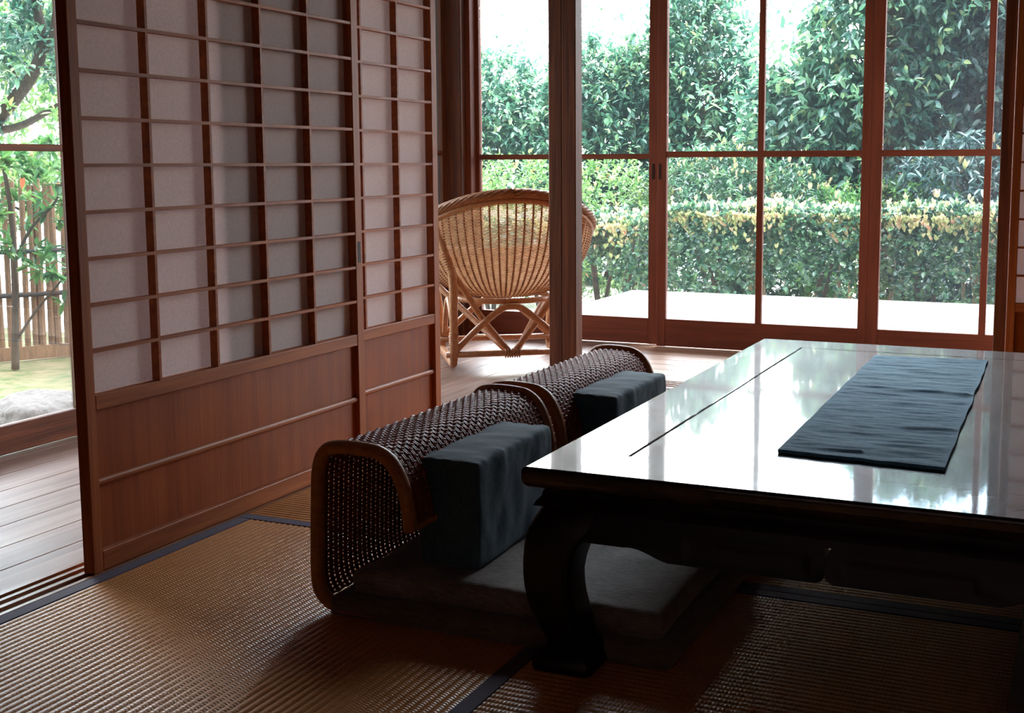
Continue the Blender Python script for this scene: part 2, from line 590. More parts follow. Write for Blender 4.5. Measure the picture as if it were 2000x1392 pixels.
# ---- floors
mb = MB(); mb.box(-1.782, 2.07, -0.76, YW0, -0.12, -0.052)
struct('floor', mb, M['ceiling'], 'dark timber sub floor under the tatami mats', 'floor')
mb = MB()
x = -1.889
ws = [0.104, 0.12, 0.128, 0.118, 0.125, 0.13, 0.124, 0.12]
for w in ws:
    mb.box(x - w + 0.0022, x - 0.0002, -0.76, 5.22, -0.045, -0.004, 0.0012)
    x -= w
struct('floor', mb, M['board_y'], 'long brown floorboards of the side veranda running beside the paper doors', 'floor')
mb = MB()
y = 4.302
for w in [0.118] * 8:
    mb.box(-1.886, 2.07, y + 0.0002, y + w - 0.002, -0.045, -0.004, 0.0012)
    y += w
struct('floor', mb, M['board_x'], 'pale brown floorboards of the far veranda in front of the glass doors', 'floor')
mb = MB(); mb.box(-2.9, 2.07, -0.76, 5.26, -0.12, -0.0455)
struct('floor', mb, M['ceiling'], 'dark joists under the veranda boards', 'floor')


# ---- grooved sills
def sill(name, along, a0, a1, b0, b1, grooves, mat, label):
    mb = MB()
    edges = [b0]
    for g0, g1 in grooves:
        edges += [g0, g1]
    edges.append(b1)
    for i in range(0, len(edges) - 1):
        top = 0.0 if i % 2 == 0 else -0.006
        if along == 'y':
            mb.box(edges[i], edges[i + 1], a0, a1, -0.05, top)
        else:
            mb.box(a0, a1, edges[i], edges[i + 1], -0.05, top)
    struct(name, mb, mat, label, 'sill')


sill('trim_1', 'y', -0.76, 4.14, -1.886, -1.7825, [(-1.868, -1.852), (-1.842, -1.824), (-1.812, -1.7925)], M['sill'], 'grooved wooden sill under the large paper doors')
sill('trim_2', 'x', -1.82, 2.07, 4.142, 4.3, [(4.172, 4.192), (4.205, 4.225), (4.238, 4.256), (4.268, 4.284)], M['sill_x'], 'grooved wooden sill between tatami room and far veranda')

# ---- pillars
mb = MB(); mb.box(-1.862, -1.808, 4.16, 4.222, -0.004, 2.4, 0.003); mb.box(-1.8075, -1.752, 4.158, 4.222, -0.004, 2.4, 0.003)
struct('pillar', mb, M['post_z'], 'brown square wooden post at the far room corner between paper doors and rattan chair', 'pillar')
mb = MB(); mb.box(-2.80, -2.695, 5.035, 5.16, -0.004, 2.4, 0.004)
struct('pillar', mb, M['post_z'], 'dark brown corner post left of the far glass doors', 'pillar')
mb = MB(); mb.box(-1.86, -1.784, 0.74, 0.85, 0, 2.4, 0.004)
struct('pillar', mb, M['post_z'], 'brown square post at the near end of the paper door track', 'pillar')
mb = MB(); mb.box(1.95, 2.06, 4.16, 4.27, 0, 2.4, 0.004)
struct('pillar', mb, M['post_z'], 'brown square post at the right end of the room', 'pillar')

# ---- lintels and walls
mb = MB(); mb.box(-1.88, -1.784, 0.851, 4.158, 1.76, 1.80, 0.002)
struct('trim_3', mb, M['post_y'], 'wooden head rail above the large paper doors', 'lintel')
mb = MB(); mb.box(-1.752, 1.95, 4.16, 4.27, 1.76, 1.80, 0.002)
struct('trim_4', mb, M['post_x'], 'wooden head rail above the far opening', 'lintel')
mb = MB(); mb.box(-1.85, -1.79, 0.851, 4.158, 1.801, 2.4)
struct('wall_left', mb, M['plaster'], 'plaster band above the paper doors', 'wall')
mb = MB(); mb.box(-1.85, -1.79, -0.76, 0.739, 0.0, 2.4)  # unseen wall, carried further along to cut side light on the foreground
struct('wall_left', mb, M['plaster'], 'unseen plaster wall beside the near post, extended to block daylight', 'wall')
mb = MB(); mb.box(-1.752, 1.95, 4.19, 4.24, 1.801, 2.4)
struct('wall_far', mb, M['plaster'], 'plaster band above the far opening', 'wall')
mb = MB(); mb.box(2.07, 2.15, -0.76, 5.26, -0.12, 2.4)
struct('wall_right', mb, M['plaster'], 'plaster wall on the right side of the room', 'wall')
mb = MB(); mb.box(-2.9, -1.3, -0.84, -0.76, -0.12, 2.4); mb.box(1.5, 2.15, -0.84, -0.76, -0.12, 2.4); mb.box(-1.3, 1.5, -0.84, -0.76, -0.12, 0.44); mb.box(-1.3, 1.5, -0.84, -0.76, 1.76, 2.4)
struct('wall_back', mb, M['plaster'], 'plaster wall behind the viewer', 'wall')
mb = MB(); mb.box(-1.79, 2.07, -0.76, 4.19, 2.4, 2.44)
struct('ceiling', mb, M['ceiling'], 'boarded ceiling of the tatami room', 'ceiling')
mb = MB(); mb.box(-2.9, -1.79, -0.76, 5.26, 2.4, 2.44); mb.box(-1.79, 2.07, 4.19, 5.26, 2.4, 2.44)
struct('ceiling', mb, M['ceiling'], 'boarded ceiling of the veranda', 'ceiling')
mb = MB(); mb.box(-3.95, 2.9, -1.4, 5.75, 2.46, 2.56)  # unseen roof, left eave made deep to dim light on the paper doors
struct('roof', mb, M['ceiling'], 'tiled roof slab with eaves, left eave deepened to cut daylight', 'roof')
mb = MB(); mb.box(-2.81, -2.735, 2.014, 5.034, 1.802, 2.4)
struct('wall_left', mb, M['post_y'], 'timber band above the side veranda glass doors', 'wall')
mb = MB(); mb.box(-2.694, 2.07, 5.085, 5.20, 1.802, 2.4)
struct('wall_far', mb, M['post_x'], 'timber band above the far glass doors', 'wall')


# ---- paper sliding doors
def shoji(name, length, label, rows_z=None, z_top=1.755, cols=5, st0=0.026, st1=0.032, pull_at=None):
    """door in local coordinates: length along +y, room face at x=0, thickness toward -x"""
    root = empty(name, (0, 0, 0), label=label, cat='door', kind='structure')
    T = 0.028
    B = 0.0015
    MB().box(-T, 0, 0, st0, 0.0, z_top, B).build('stile', M['shoji_z'], root)
    s2 = MB().box(-T, 0, length - st1, length, 0.0, z_top, B).build('stile', M['shoji_z'], root)
    a, b = st0 + 0.0002, length - st1 - 0.0002
    MB().box(-T + 0.001, -0.001, a, b, 0.0015, 0.042, B).build('bottom_rail', M['shoji_y'], root)
    MB().box(-T + 0.001, -0.0005, a, b, 0.327, 0.357, B).build('middle_rail', M['shoji_y'], root)
    MB().box(-T + 0.001, -0.001, a, b, 1.716, z_top, B).build('top_rail', M['shoji_y'], root)
    m = MB()
    yc = []
    m.tube([(-0.012, a, 0.180), (-0.012, b, 0.180)], 0.0085, 10)
    m.build('batten', M['shoji_y'], root, smooth='auto')
    MB().box(-0.020, -0.014, a, b, 0.043, 0.3265).build('board_panel', M['panel'], root)
    m = MB()
    step = (b - a) / cols
    for i in range(1, cols):
        yy = a + i * step
        m.box(-0.0225, -0.0022, yy - 0.0035, yy + 0.0035, 0.3575, 1.7155)
    for k in range(1, 15):
        zz = 0.357 + 0.0908 * k - 0.003
        m.box(-0.0165, -0.0012, a, b, zz - 0.0035, zz + 0.0035)
    m.build('lattice', M['shoji_y'], root)
    MB().box(-0.0245, -0.0238, a, b, 0.3575, 1.7155).build('paper', M['paper'], root)
    if pull_at:
        MB().box(-0.002, 0.0006, pull_at - 0.007, pull_at + 0.007, 0.548, 0.604, 0.0004).build('finger_pull', M['pull'], root)
    return root


d1 = shoji('door_1', 0.996, 'nearest large paper lattice sliding door with wooden lower panel, in front of the second one', pull_at=0.98)
d1.location = (XS, 1.778, 0)
d2 = shoji('door_2', 0.996, 'second paper lattice sliding door, partly hidden behind the nearest one')
d2.location = (XS - 0.031, 2.250, 0)
d3 = shoji('door_3', 0.96, 'paper lattice sliding door at the right edge of the photo')
d3.location = (-0.245, 4.172, 0)
d3.rotation_euler = (0, 0, -PI / 2)
for ch in d3.children:
    if ch.name.startswith('finger_pull'):
        pass
mb = MB(); mb.box(-0.285, -0.2475, 4.206, 4.238, 0.0, 1.757, 0.002)
struct('trim_6', mb, M['post_z'], 'narrow brown upright just left of the rightmost paper door', 'jamb')
d3c = shoji('door_5', 1.24, 'paper lattice sliding door at the room right corner', cols=6)
d3c.location = (0.70, 4.207, 0)
d3c.rotation_euler = (0, 0, -PI / 2)


wb = empty('fill_window', (0.1, -0.80, 0.44), label='unseen papered lattice window added behind the viewer for fill light', cat='window', kind='structure')  # unseen window, added to give soft fill light from behind
m = MB()
for a_, b_, c_, d_ in ((-1.398, 1.398, 0.002, 0.04), (-1.398, 1.398, 1.28, 1.318), (-1.398, -1.36, 0.0405, 1.2795), (1.36, 1.398, 0.0405, 1.2795), (-0.02, 0.02, 0.0405, 1.2795)):
    m.box(a_, b_, -0.015, 0.015, c_, d_)
m.build('window_frame', M['shoji_x'], wb)
m = MB()
for k in range(1, 12):
    if k != 6:
        m.box(-1.36 + k * 2.72 / 12 - 0.0035, -1.36 + k * 2.72 / 12 + 0.0035, -0.006, 0.008, 0.0405, 1.2795)
for k in range(1, 9):
    m.box(-1.3595, 1.3595, -0.003, 0.0085, 0.04 + k * 1.24 / 9 - 0.0035, 0.04 + k * 1.24 / 9 + 0.0035)
m.build('lattice', M['shoji_x'], wb)
MB().box(-1.3595, 1.3595, -0.0085, -0.0078, 0.0405, 1.2795).build('paper', M['paper'], wb)

# ---- glass sliding doors (local: length along +x, indoor face y=0, thickness +y)
def glass_door(name, length, label, z_bot=0.12, z_mid=(0.832, 0.858), z_top=1.80, sl=0.04, sr=0.036, mull=True, pulls=(), w='frame'):
    root = empty(name, (0, 0, 0), label=label, cat='door', kind='structure')
    T = 0.03
    MB().box(0, sl, 0, T, 0, z_top, 0.0015).build('stile', M[w + '_z'], root)
    MB().box(length - sr, length, 0, T, 0, z_top, 0.0015).build('stile', M[w + '_z'], root)
    a, b = sl + 0.0002, length - sr - 0.0002
    MB().box(a, b, 0.0008, T - 0.001, 0.001, z_bot, 0.0015).build('bottom_rail', M[w + '_x'], root)
    MB().box(a, b, 0.0008, T - 0.001, z_top - 0.06, z_top, 0.0015).build('top_rail', M[w + '_x'], root)
    MB().box(a, b, 0.002, T - 0.003, z_mid[0], z_mid[1], 0.0015).build('middle_bar', M[w + '_x'], root)
    if mull:
        c = length / 2
        m = MB()
        m.box(c - 0.013, c + 0.013, 0.0015, T - 0.0035, z_bot + 0.0002, z_mid[0] - 0.0002, 0.0015)
        m.box(c - 0.013, c + 0.013, 0.0015, T - 0.0035, z_mid[1] + 0.0002, z_top - 0.0602, 0.0015)
        m.build('upright_bar', M[w + '_z'], root)
    MB().box(a, b, 0.0155, 0.0175, z_bot - 0.004, z_top - 0.056).build('glass_pane', M['glass'], root)
    for px_ in pulls:
        m = MB()
        w, h, z0 = 0.006, 0.034, 0.771
        m.box(px_ - w, px_ + w, -0.0012, 0.0006, z0 - h, z0 + h, 0.0004)
        m.build('finger_pull', M['pull'], root)
    return root


YG = 5.10
g = glass_door('door_6', 0.90, 'far glass sliding door between corner post and centre, seen behind the rattan chair', 0.117, (0.826, 0.849), sl=0.016, sr=0.044, pulls=(0.878,))
g.location = (-2.694 + 0.025, YG + 0.036, 0)
g = glass_door('door_7', 0.916, 'middle far glass sliding door with upright bar above the low table', 0.122, pulls=(0.013,))
g.location = (-1.7605, YG, 0)
g = glass_door('door_8', 0.908, 'right far glass sliding door with grey insect mesh behind it', 0.122, sl=0.045)
g.location = (-0.8440, YG, 0)
g = glass_door('door_9', 0.908, 'far glass sliding door mostly hidden behind the right paper door', 0.122)
g.location = (0.066, YG + 0.036, 0)
g = glass_door('door_10', 0.908, 'glass sliding door at the right end of the far veranda', 0.122)
g.location = (0.98, YG, 0)
mb = MB(); mb.box(-2.694, -2.6695, YG - 0.02, YG + 0.06, 0, 1.80, 0.002)
struct('trim_5', mb, M['frame_z'], 'thin reddish jamb between corner post and far glass doors', 'jamb')
sc = empty('insect_screen', (0, 0, 0), label='grey insect mesh screen outside the right far glass door', cat='screen')
MB().box(-0.86, -0.825, 5.175, 5.195, 0, 1.8, 0.001).build('frame', M['frame_z'], sc)
MB().box(0.03, 0.065, 5.175, 5.195, 0, 1.8, 0.001).build('frame', M['frame_z'], sc)
MB().box(-0.8248, 0.0298, 5.175, 5.195, 0, 0.1, 0.001).build('frame', M['frame_x'], sc)
MB().box(-0.8248, 0.0298, 5.175, 5.195, 1.76, 1.8, 0.001).build('frame', M['frame_x'], sc)
MB().box(-0.8248, 0.0298, 5.184, 5.185, 0.1, 1.76).build('mesh', M['screen'], sc)

# left veranda glass doors: length along y, indoor face x=-2.77
ye = 5.034
k = 0
side_labels = ['side veranda glass sliding door next to the far corner post', 'side veranda glass sliding door hidden behind the second paper door',
               'side veranda glass sliding door hidden behind the nearest paper door', 'side veranda glass sliding door looking out on the bamboo fence, left of the paper doors',
               'side veranda glass sliding door just outside the left edge of the photo', 'side veranda glass sliding door nearest the viewer']
for yy in (4.28, 3.526, 2.772, 2.018):
    g = glass_door('door_%d' % (11 + k), 0.752, side_labels[k], 0.082, (0.8475, 0.8675), mull=False, sl=0.036, sr=0.036, w='post')
    g.location = (-2.77 if k % 2 else -2.772, yy, 0)
    g.rotation_euler = (0, 0, PI / 2)
    k += 1
mb = MB(); mb.box(-2.81, -2.76, -0.76, 2.012, 0, 2.4)  # unseen wall added to keep daylight off the foreground and door ends
struct('wall_left', mb, M['post_z'], 'unseen timber wall added to block daylight at the near end of the side veranda', 'wall')

portal('window_portal_far', (-0.3, 5.25, 0.98), (-PI / 2, 0, 0), 4.8, 1.72)
portal('fill_window_portal', (0.1, -0.88, 1.1), (PI / 2, 0, 0), 2.9, 1.4)
portal('window_portal_left', (-2.86, 3.52, 0.95), (0, -PI / 2, 0), 1.72, 3.1)

# ================================================================== TATAMI
def mat(x0, x1, y0, y1, along, label, both=True):
    """ribbed rush surface with cloth borders on the long sides; ribs along the long side"""
    root = empty('tatami_mat', ((x0 + x1) / 2, (y0 + y1) / 2, -0.05), label=label, cat='tatami mat', group='tatami mats of the room floor')
    W = (x1 - x0) if along == 'y' else (y1 - y0)
    Lg = (y1 - y0) if along == 'y' else (x1 - x0)
    g = 0.0008
    hw, hl = W / 2 - g, Lg / 2 - g
    B = 0.031
    # base core
    if along == 'y':
        MB().box(-hw, hw, -hl, hl, 0.0, 0.0465).build('straw_core', M['tatami_y'], root)
    else:
        MB().box(-hl, hl, -hw, hw, 0.0, 0.0465).build('straw_core', M['tatami_x'], root)
    rib = 0.0152
    n = int(round((2 * hw - 2 * B) / rib))
    rib = (2 * hw - 2 * B) / n
    prof = []
    S = 6
    for i in range(n):
        for s in range(S):
            u = s / S
            prof.append((-hw + B + (i + u) * rib, 0.0500 - 0.0023 + 0.0023 * math.sin(PI * u) ** 0.7))
    prof.append((hw - B, 0.0477))
    prof = np.array(prof)
    V = []
    for e in (-hl, hl):
        if along == 'y':
            V.append(np.stack([prof[:, 0], np.full(len(prof), e), prof[:, 1]], 1))
        else:
            V.append(np.stack([np.full(len(prof), -e), prof[:, 0], prof[:, 1]], 1))
    m = len(prof)
    i = np.arange(m - 1)
    Q = np.stack([i, i + 1, i + 1 + m, i + m], 1)
    if along == 'x':
        pass
    np_mesh('woven_surface', np.concatenate(V), Q, M['tatami_y' if along == 'y' else 'tatami_x'], root, smooth=True)
    for s in (-1, 1):
        a, b = sorted((s * hw, s * (hw - B)))
        m_ = MB()
        if along == 'y':
            m_.box(a, b, -hl, hl, 0.0466, 0.0506, 0.001)
        else:
            m_.box(-hl, hl, a, b, 0.0466, 0.0506, 0.001)
        m_.build('cloth_border', M['border'], root)
    return root


X0, X1, X2, X3 = -1.780, -0.815, 1.105, 2.065
YA = 2.215
mat(X0, X1, YA - 1.91, YA, 'y', 'tatami mat in the left foreground running along the nearest paper door')
mat(X1, X2, YA - 0.96, YA, 'x', 'tatami mat under the front half of the low table')
mat(X1, X2, YA - 1.92, YA - 0.965, 'x', 'tatami mat in front of the low table at the bottom right edge')
mat(X0, X0 + 1.92, YA, YA + 0.96, 'x', 'tatami mat under the wicker floor chairs, beyond the dark seam')
mat(X0, X0 + 1.92, YA + 0.962, YW0, 'x', 'tatami mat along the far sill behind the wicker floor chairs')
mat(X0 + 1.922, X3, YA, YA + 0.96, 'x', 'tatami mat under the right far end of the table')
mat(X0 + 1.922, X3, YA + 0.962, YW0, 'x', 'tatami mat along the far sill on the right')
mat(X2 + 0.002, X3, YA - 1.92, YA, 'y', 'tatami mat along the right wall')
mat(X0, X0 + 1.92, YA - 2.965, YA - 1.925, 'x', 'tatami mat at the back left of the room')
mat(X0 + 1.922, X3, YA - 2.965, YA - 1.925, 'x', 'tatami mat at the back right of the room')

# ================================================================== LOW TABLE
TX0, TX1, TY0, TY1, TZ = -0.809, 0.147, 1.697, 3.234, 0.335
TCX, TCY = (TX0 + TX1) / 2, (TY0 + TY1) / 2
table = empty('low_table', (TCX, TCY, 0), label='dark polished low wooden table with carved apron and curved legs', cat='table')
hx, hy = (TX1 - TX0) / 2, (TY1 - TY0) / 2


def rect_loft(prof, hx, hy, corner=0.0):
    """prof: list of (inset, z) -> stacked rectangular rings, mitred corners"""
    mb = MB()
    vs, fs = [], []
    for ins, z in prof:
        a, b = hx - ins, hy - ins
        vs += [(-a, -b, z), (a, -b, z), (a, b, z), (-a, b, z)]
    for i in range(len(prof) - 1):
        for k in range(4):
            l = (k + 1) % 4
            fs.append((i * 4 + k, i * 4 + l, (i + 1) * 4 + l, (i + 1) * 4 + k))
    mb.add(vs, fs)
    return mb


IN = 0.130
# frame boards with rounded lip, groove to the inner panel
prof = [(IN + 0.004, TZ - 0.012), (IN + 0.001, TZ - 0.001), (IN, TZ), (0.0065, TZ), (0.0050, TZ - 0.0003), (0.0035, TZ - 0.0009), (0.0022, TZ - 0.0020), (0.0010, TZ - 0.0036), (0.0003, TZ - 0.006), (0.0, TZ - 0.009),
        (0.0, TZ - 0.018), (0.0008, TZ - 0.023), (0.003, TZ - 0.0275), (0.006, TZ - 0.031), (0.010, TZ - 0.0335), (0.016, TZ - 0.035), (0.024, TZ - 0.036), (IN + 0.004, TZ - 0.036)]
o = rect_loft(prof, hx, hy)
n0 = (len(prof) - 1) * 4
o.f += [(n0 + k, n0 + (k + 1) % 4, (k + 1) % 4, k) for k in range(4)]
o.build('top_frame', M['lacquer'], table)
GR = 0.0052
m = MB(); m.box(-hx + IN + GR, hx - IN - 0.002, -hy + IN + 0.0018, hy - IN - 0.0018, TZ - 0.03, TZ - 0.0004, 0.0007)
m.build('centre_panel', M['lacquer'], table)
m = MB(); m.box(-hx + IN - 0.003, hx - IN + 0.003, -hy + IN - 0.003, hy - IN + 0.003, TZ - 0.036, TZ - 0.0305)
m.build('backing_board', M['lacquer_leg'], table)
# waist under the lip
prof = [(0.03, TZ - 0.0362), (0.026, TZ - 0.042), (0.024, TZ - 0.05), (0.018, TZ - 0.056), (0.014, TZ - 0.064), (0.06, TZ - 0.064), (0.06, TZ - 0.0362)]
o = rect_loft(prof, hx, hy)
n0 = (len(prof) - 1) * 4
o.f += [(n0 + k, n0 + (k + 1) % 4, (k + 1) % 4, k) for k in range(4)]
o.build('waist_moulding', M['lacquer_leg'], table, smooth='auto')


def apron_bottom(s, half):
    """height of the apron's lower edge at distance s from the centre; half = half length between legs"""
    a = abs(s)
    if a < 0.018:
        return 0.208 + 0.013 * (1 - math.sqrt(max(0, 1 - ((0.018 - a) / 0.0178) ** 2)))
    L = half * 0.62
    if a < L:
        return 0.208
    t = min(1.0, (a - L) / (half * 0.19))
    return 0.208 + 0.0155 * (t * t * (3 - 2 * t)) + (0.004 * math.sin(PI * min(1, t)))


def apron(length, name, parent, mat_):
    """apron along x, outer face toward -y (bulging), local: an upper band and two lobes that leave a small three-cornered hole in the middle"""
    half = length / 2
    zt = TZ - 0.064
    ZH = 0.2575
    m = MB()

    def strip(xs, top, bot, full):
        cols = []
        for xx in xs:
            za, zb = top(xx), bot(xx)
            ring = []
            K = 8
            for k in range(K + 1):
                z = za + (zb - za) * k / K
                out = -0.017 * math.sin(min(1.0, (zt - z) / 0.06) * PI * 0.5) ** 1.2 if z < zt else 0.0
                zlow = apron_bottom(xx, half)
                dz = z - zlow
                if dz < 0.006:
                    out -= 0.0022
                if 0.012 < dz < 0.036 and 0.03 < abs(xx) < half * 0.55:
                    out += 0.0030
                ring.append((xx, out, z))
            ring.append((xx, 0.020, zb))
            ring.append((xx, 0.020, za))
            cols.append(ring)
        n = len(cols[0])
        vs = [p for c in cols for p in c]
        fs = []
        for i in range(len(cols) - 1):
            for k in range(n):
                l = (k + 1) % n
                fs.append((i * n + k, (i + 1) * n + k, (i + 1) * n + l, i * n + l))
        fs.append(tuple(range(n)))
        fs.append(tuple((len(cols) - 1) * n + k for k in reversed(range(n))))
        m.add(vs, fs)

    strip([-half + length * i / 20 for i in range(21)], lambda x_: zt, lambda x_: ZH, True)
    inner = [0.0006, 0.0015, 0.003, 0.0048, 0.007, 0.010, 0.014, 0.018]
    outer = [0.018 + (half - 0.018) * i / 60 for i in range(1, 61)]
    for sg in (-1, 1):
        xs = [sg * a for a in inner + outer]
        if sg < 0:
            xs = xs[::-1]
        strip(xs, lambda x_: min(ZH, 0.243 + abs(x_) / 0.0055 * (ZH - 0.243)), lambda x_: apron_bottom(x_, half), False)
    return m.build(name, mat_, parent, smooth='auto')


LW = 0.10
ap = apron(2 * (hx - LW + 0.004), 'apron', table, M['lacquer_leg']); ap.location = (0, -hy + 0.024, 0)
ap = apron(2 * (hx - LW + 0.004), 'apron', table, M['lacquer_leg']); ap.location = (0, hy - 0.024, 0); ap.rotation_euler = (0, 0, PI)
ap = apron(2 * (hy - LW + 0.004), 'apron', table, M['lacquer_leg']); ap.location = (-hx + 0.024, 0, 0); ap.rotation_euler = (0, 0, -PI / 2)
ap = apron(2 * (hy - LW + 0.004), 'apron', table, M['lacquer_leg']); ap.location = (hx - 0.024, 0, 0); ap.rotation_euler = (0, 0, PI / 2)


def table_leg():
    """cabriole leg at the (-x,-y) corner, local origin at the corner of the table top on the floor"""
    m = MB()
    # (z, outer offset from the corner along each axis (negative = outward), width)
    st = [(0.270, 0.024, 0.098), (0.262, 0.019, 0.102), (0.249, 0.012, 0.106), (0.236, 0.006, 0.107), (0.222, 0.002, 0.098), (0.208, 0.0, 0.090),
          (0.18, -0.0015, 0.084), (0.16, -0.0015, 0.081), (0.14, 0.0, 0.080), (0.12, 0.003, 0.079), (0.10, 0.008, 0.078), (0.08, 0.014, 0.076),
          (0.062, 0.021, 0.072), (0.05, 0.025, 0.070), (0.042, 0.026, 0.070), (0.036, 0.022, 0.080), (0.028, 0.016, 0.090), (0.018, 0.010, 0.100),
          (0.008, 0.008, 0.104), (0.0008, 0.010, 0.100)]
    vs = []
    R = []
    for z, off, w in st:
        r = min(0.012, w * 0.16)
        ring = []
        for (cx, cy, a0) in ((off + r, off + r, PI), (off + w - r, off + r, 1.5 * PI), (off + w - r, off + w - r, 0), (off + r, off + w - r, 0.5 * PI)):
            for k in range(4):
                a = a0 + k / 3 * PI / 2
                ring.append((cx + r * math.cos(a), cy + r * math.sin(a), z))
        R.append(ring)
    n = 16
    for ring in R:
        vs += ring
    fs = []
    for i in range(len(R) - 1):
        for k in range(n):
            l = (k + 1) % n
            fs.append((i * n + k, i * n + l, (i + 1) * n + l, (i + 1) * n + k))
    fs.append(tuple(range(n - 1, -1, -1)))
    fs.append(tuple((len(R) - 1) * n + k for k in range(n)))
    m.add(vs, fs)
    return m


leg_mesh = None
for (sx, sy, rz) in ((-1, -1, 0), (1, -1, PI / 2), (1, 1, PI), (-1, 1, -PI / 2)):
    lg = table_leg().build('leg', M['lacquer_leg'], table, smooth='auto')
    lg.location = (sx * hx, sy * hy, 0)
    lg.rotation_euler = (0, 0, rz)
    # carved scroll on the knee
    sp = []
    for k in range(26):
        a = k / 25 * 2.2 * 2 * PI / 1.6
        r = 0.0015 + 0.011 * k / 25
        sp.append((0.026 + r * math.cos(a), 0.0025 - (r * math.sin(a)) * 0.12, 0.118 + r * math.sin(a)))
    MB().tube(sp, 0.0022, 6).build('carved_scroll', M['lacquer_leg'], lg, smooth=True)
    br = MB().tube(smooth_path([(0.066, 0.0, 0.200), (0.076, -0.001, 0.182), (0.0765, -0.001, 0.15), (0.0765, 0.004, 0.115), (0.0775, 0.015, 0.078)], 5), 0.0022, 6)
    br.build('carved_bead', M['lacquer_leg'], lg, smooth=True)

# ---- runner on the table
def runner_mesh():
    c = [Vector((-0.459, 1.944)), Vector((-0.193, 1.925)), Vector((-0.214, 3.035)), Vector((-0.475, 3.004))]
    nx, ny = 70, 240
    m = MB()
    top, bot = [], []
    for j in range(ny + 1):
        v = j / ny
        for i in range(nx + 1):
            u = i / nx
            p = (c[0] * (1 - u) + c[1] * u) * (1 - v) + (c[3] * (1 - u) + c[2] * u) * v
            e = min(u, 1 - u, v * 4, (1 - v) * 4)
            w = mnoise.noise(Vector((p.x * 5, p.y * 26, 3.1))) * 0.0034 + mnoise.noise(Vector((p.x * 14, p.y * 70, 9))) * 0.0020 + mnoise.noise(Vector((p.x * 30, p.y * 90, 4))) * 0.0010
            w += 0.0035 * math.exp(-((p.y - 2.56 + 0.10 * (p.x + 0.3)) / 0.010) ** 2) + 0.003 * math.exp(-((p.y - 2.20 - 0.3 * (p.x + 0.3) ** 2) / 0.009) ** 2) * (0.5 + 0.5 * math.sin(p.x * 20))
            w += 0.003 * math.exp(-((p.y - 2.00 - 0.05 * p.x) / 0.008) ** 2) * (u < 0.5)
            h = 0.0052 + w * min(1, e * 18) + 0.0012
            wob = mnoise.noise(Vector((u * 3, v * 9, 1.0))) * 0.003
            q = Vector((p.x + (wob if u in (0, 1) else 0) * 1.0, p.y + (mnoise.noise(Vector((u * 9, v, 5))) * 0.004 if v in (0, 1) else 0)))
            top.append((q.x, q.y, TZ + max(0.0028, h)))
    n = nx + 1
    vs = top + [(x_, y_, TZ + 0.0004) for x_, y_, z_ in top]
    N = len(top)
    fs = []
    for j in range(ny):
        for i in range(nx):
            a = j * n + i
            fs.append((a, a + 1, a + n + 1, a + n))
            fs.append((N + a, N + a + n, N + a + n + 1, N + a + 1))
    for i in range(nx):
        fs.append((i, N + i, N + i + 1, i + 1)); a = ny * n + i
        fs.append((a, a + 1, N + a + 1, N + a))
    for j in range(ny):
        a = j * n
        fs.append((a, a + n, N + a + n, N + a)); a = j * n + nx
        fs.append((a, N + a, N + a + n, a + n))
    m.add(vs, fs)
    return m


o = runner_mesh().build('table_runner', M['runner'], None, smooth='auto')
tag(o, 'wrinkled steel blue linen runner lying lengthwise on the dark low table', 'table runner')


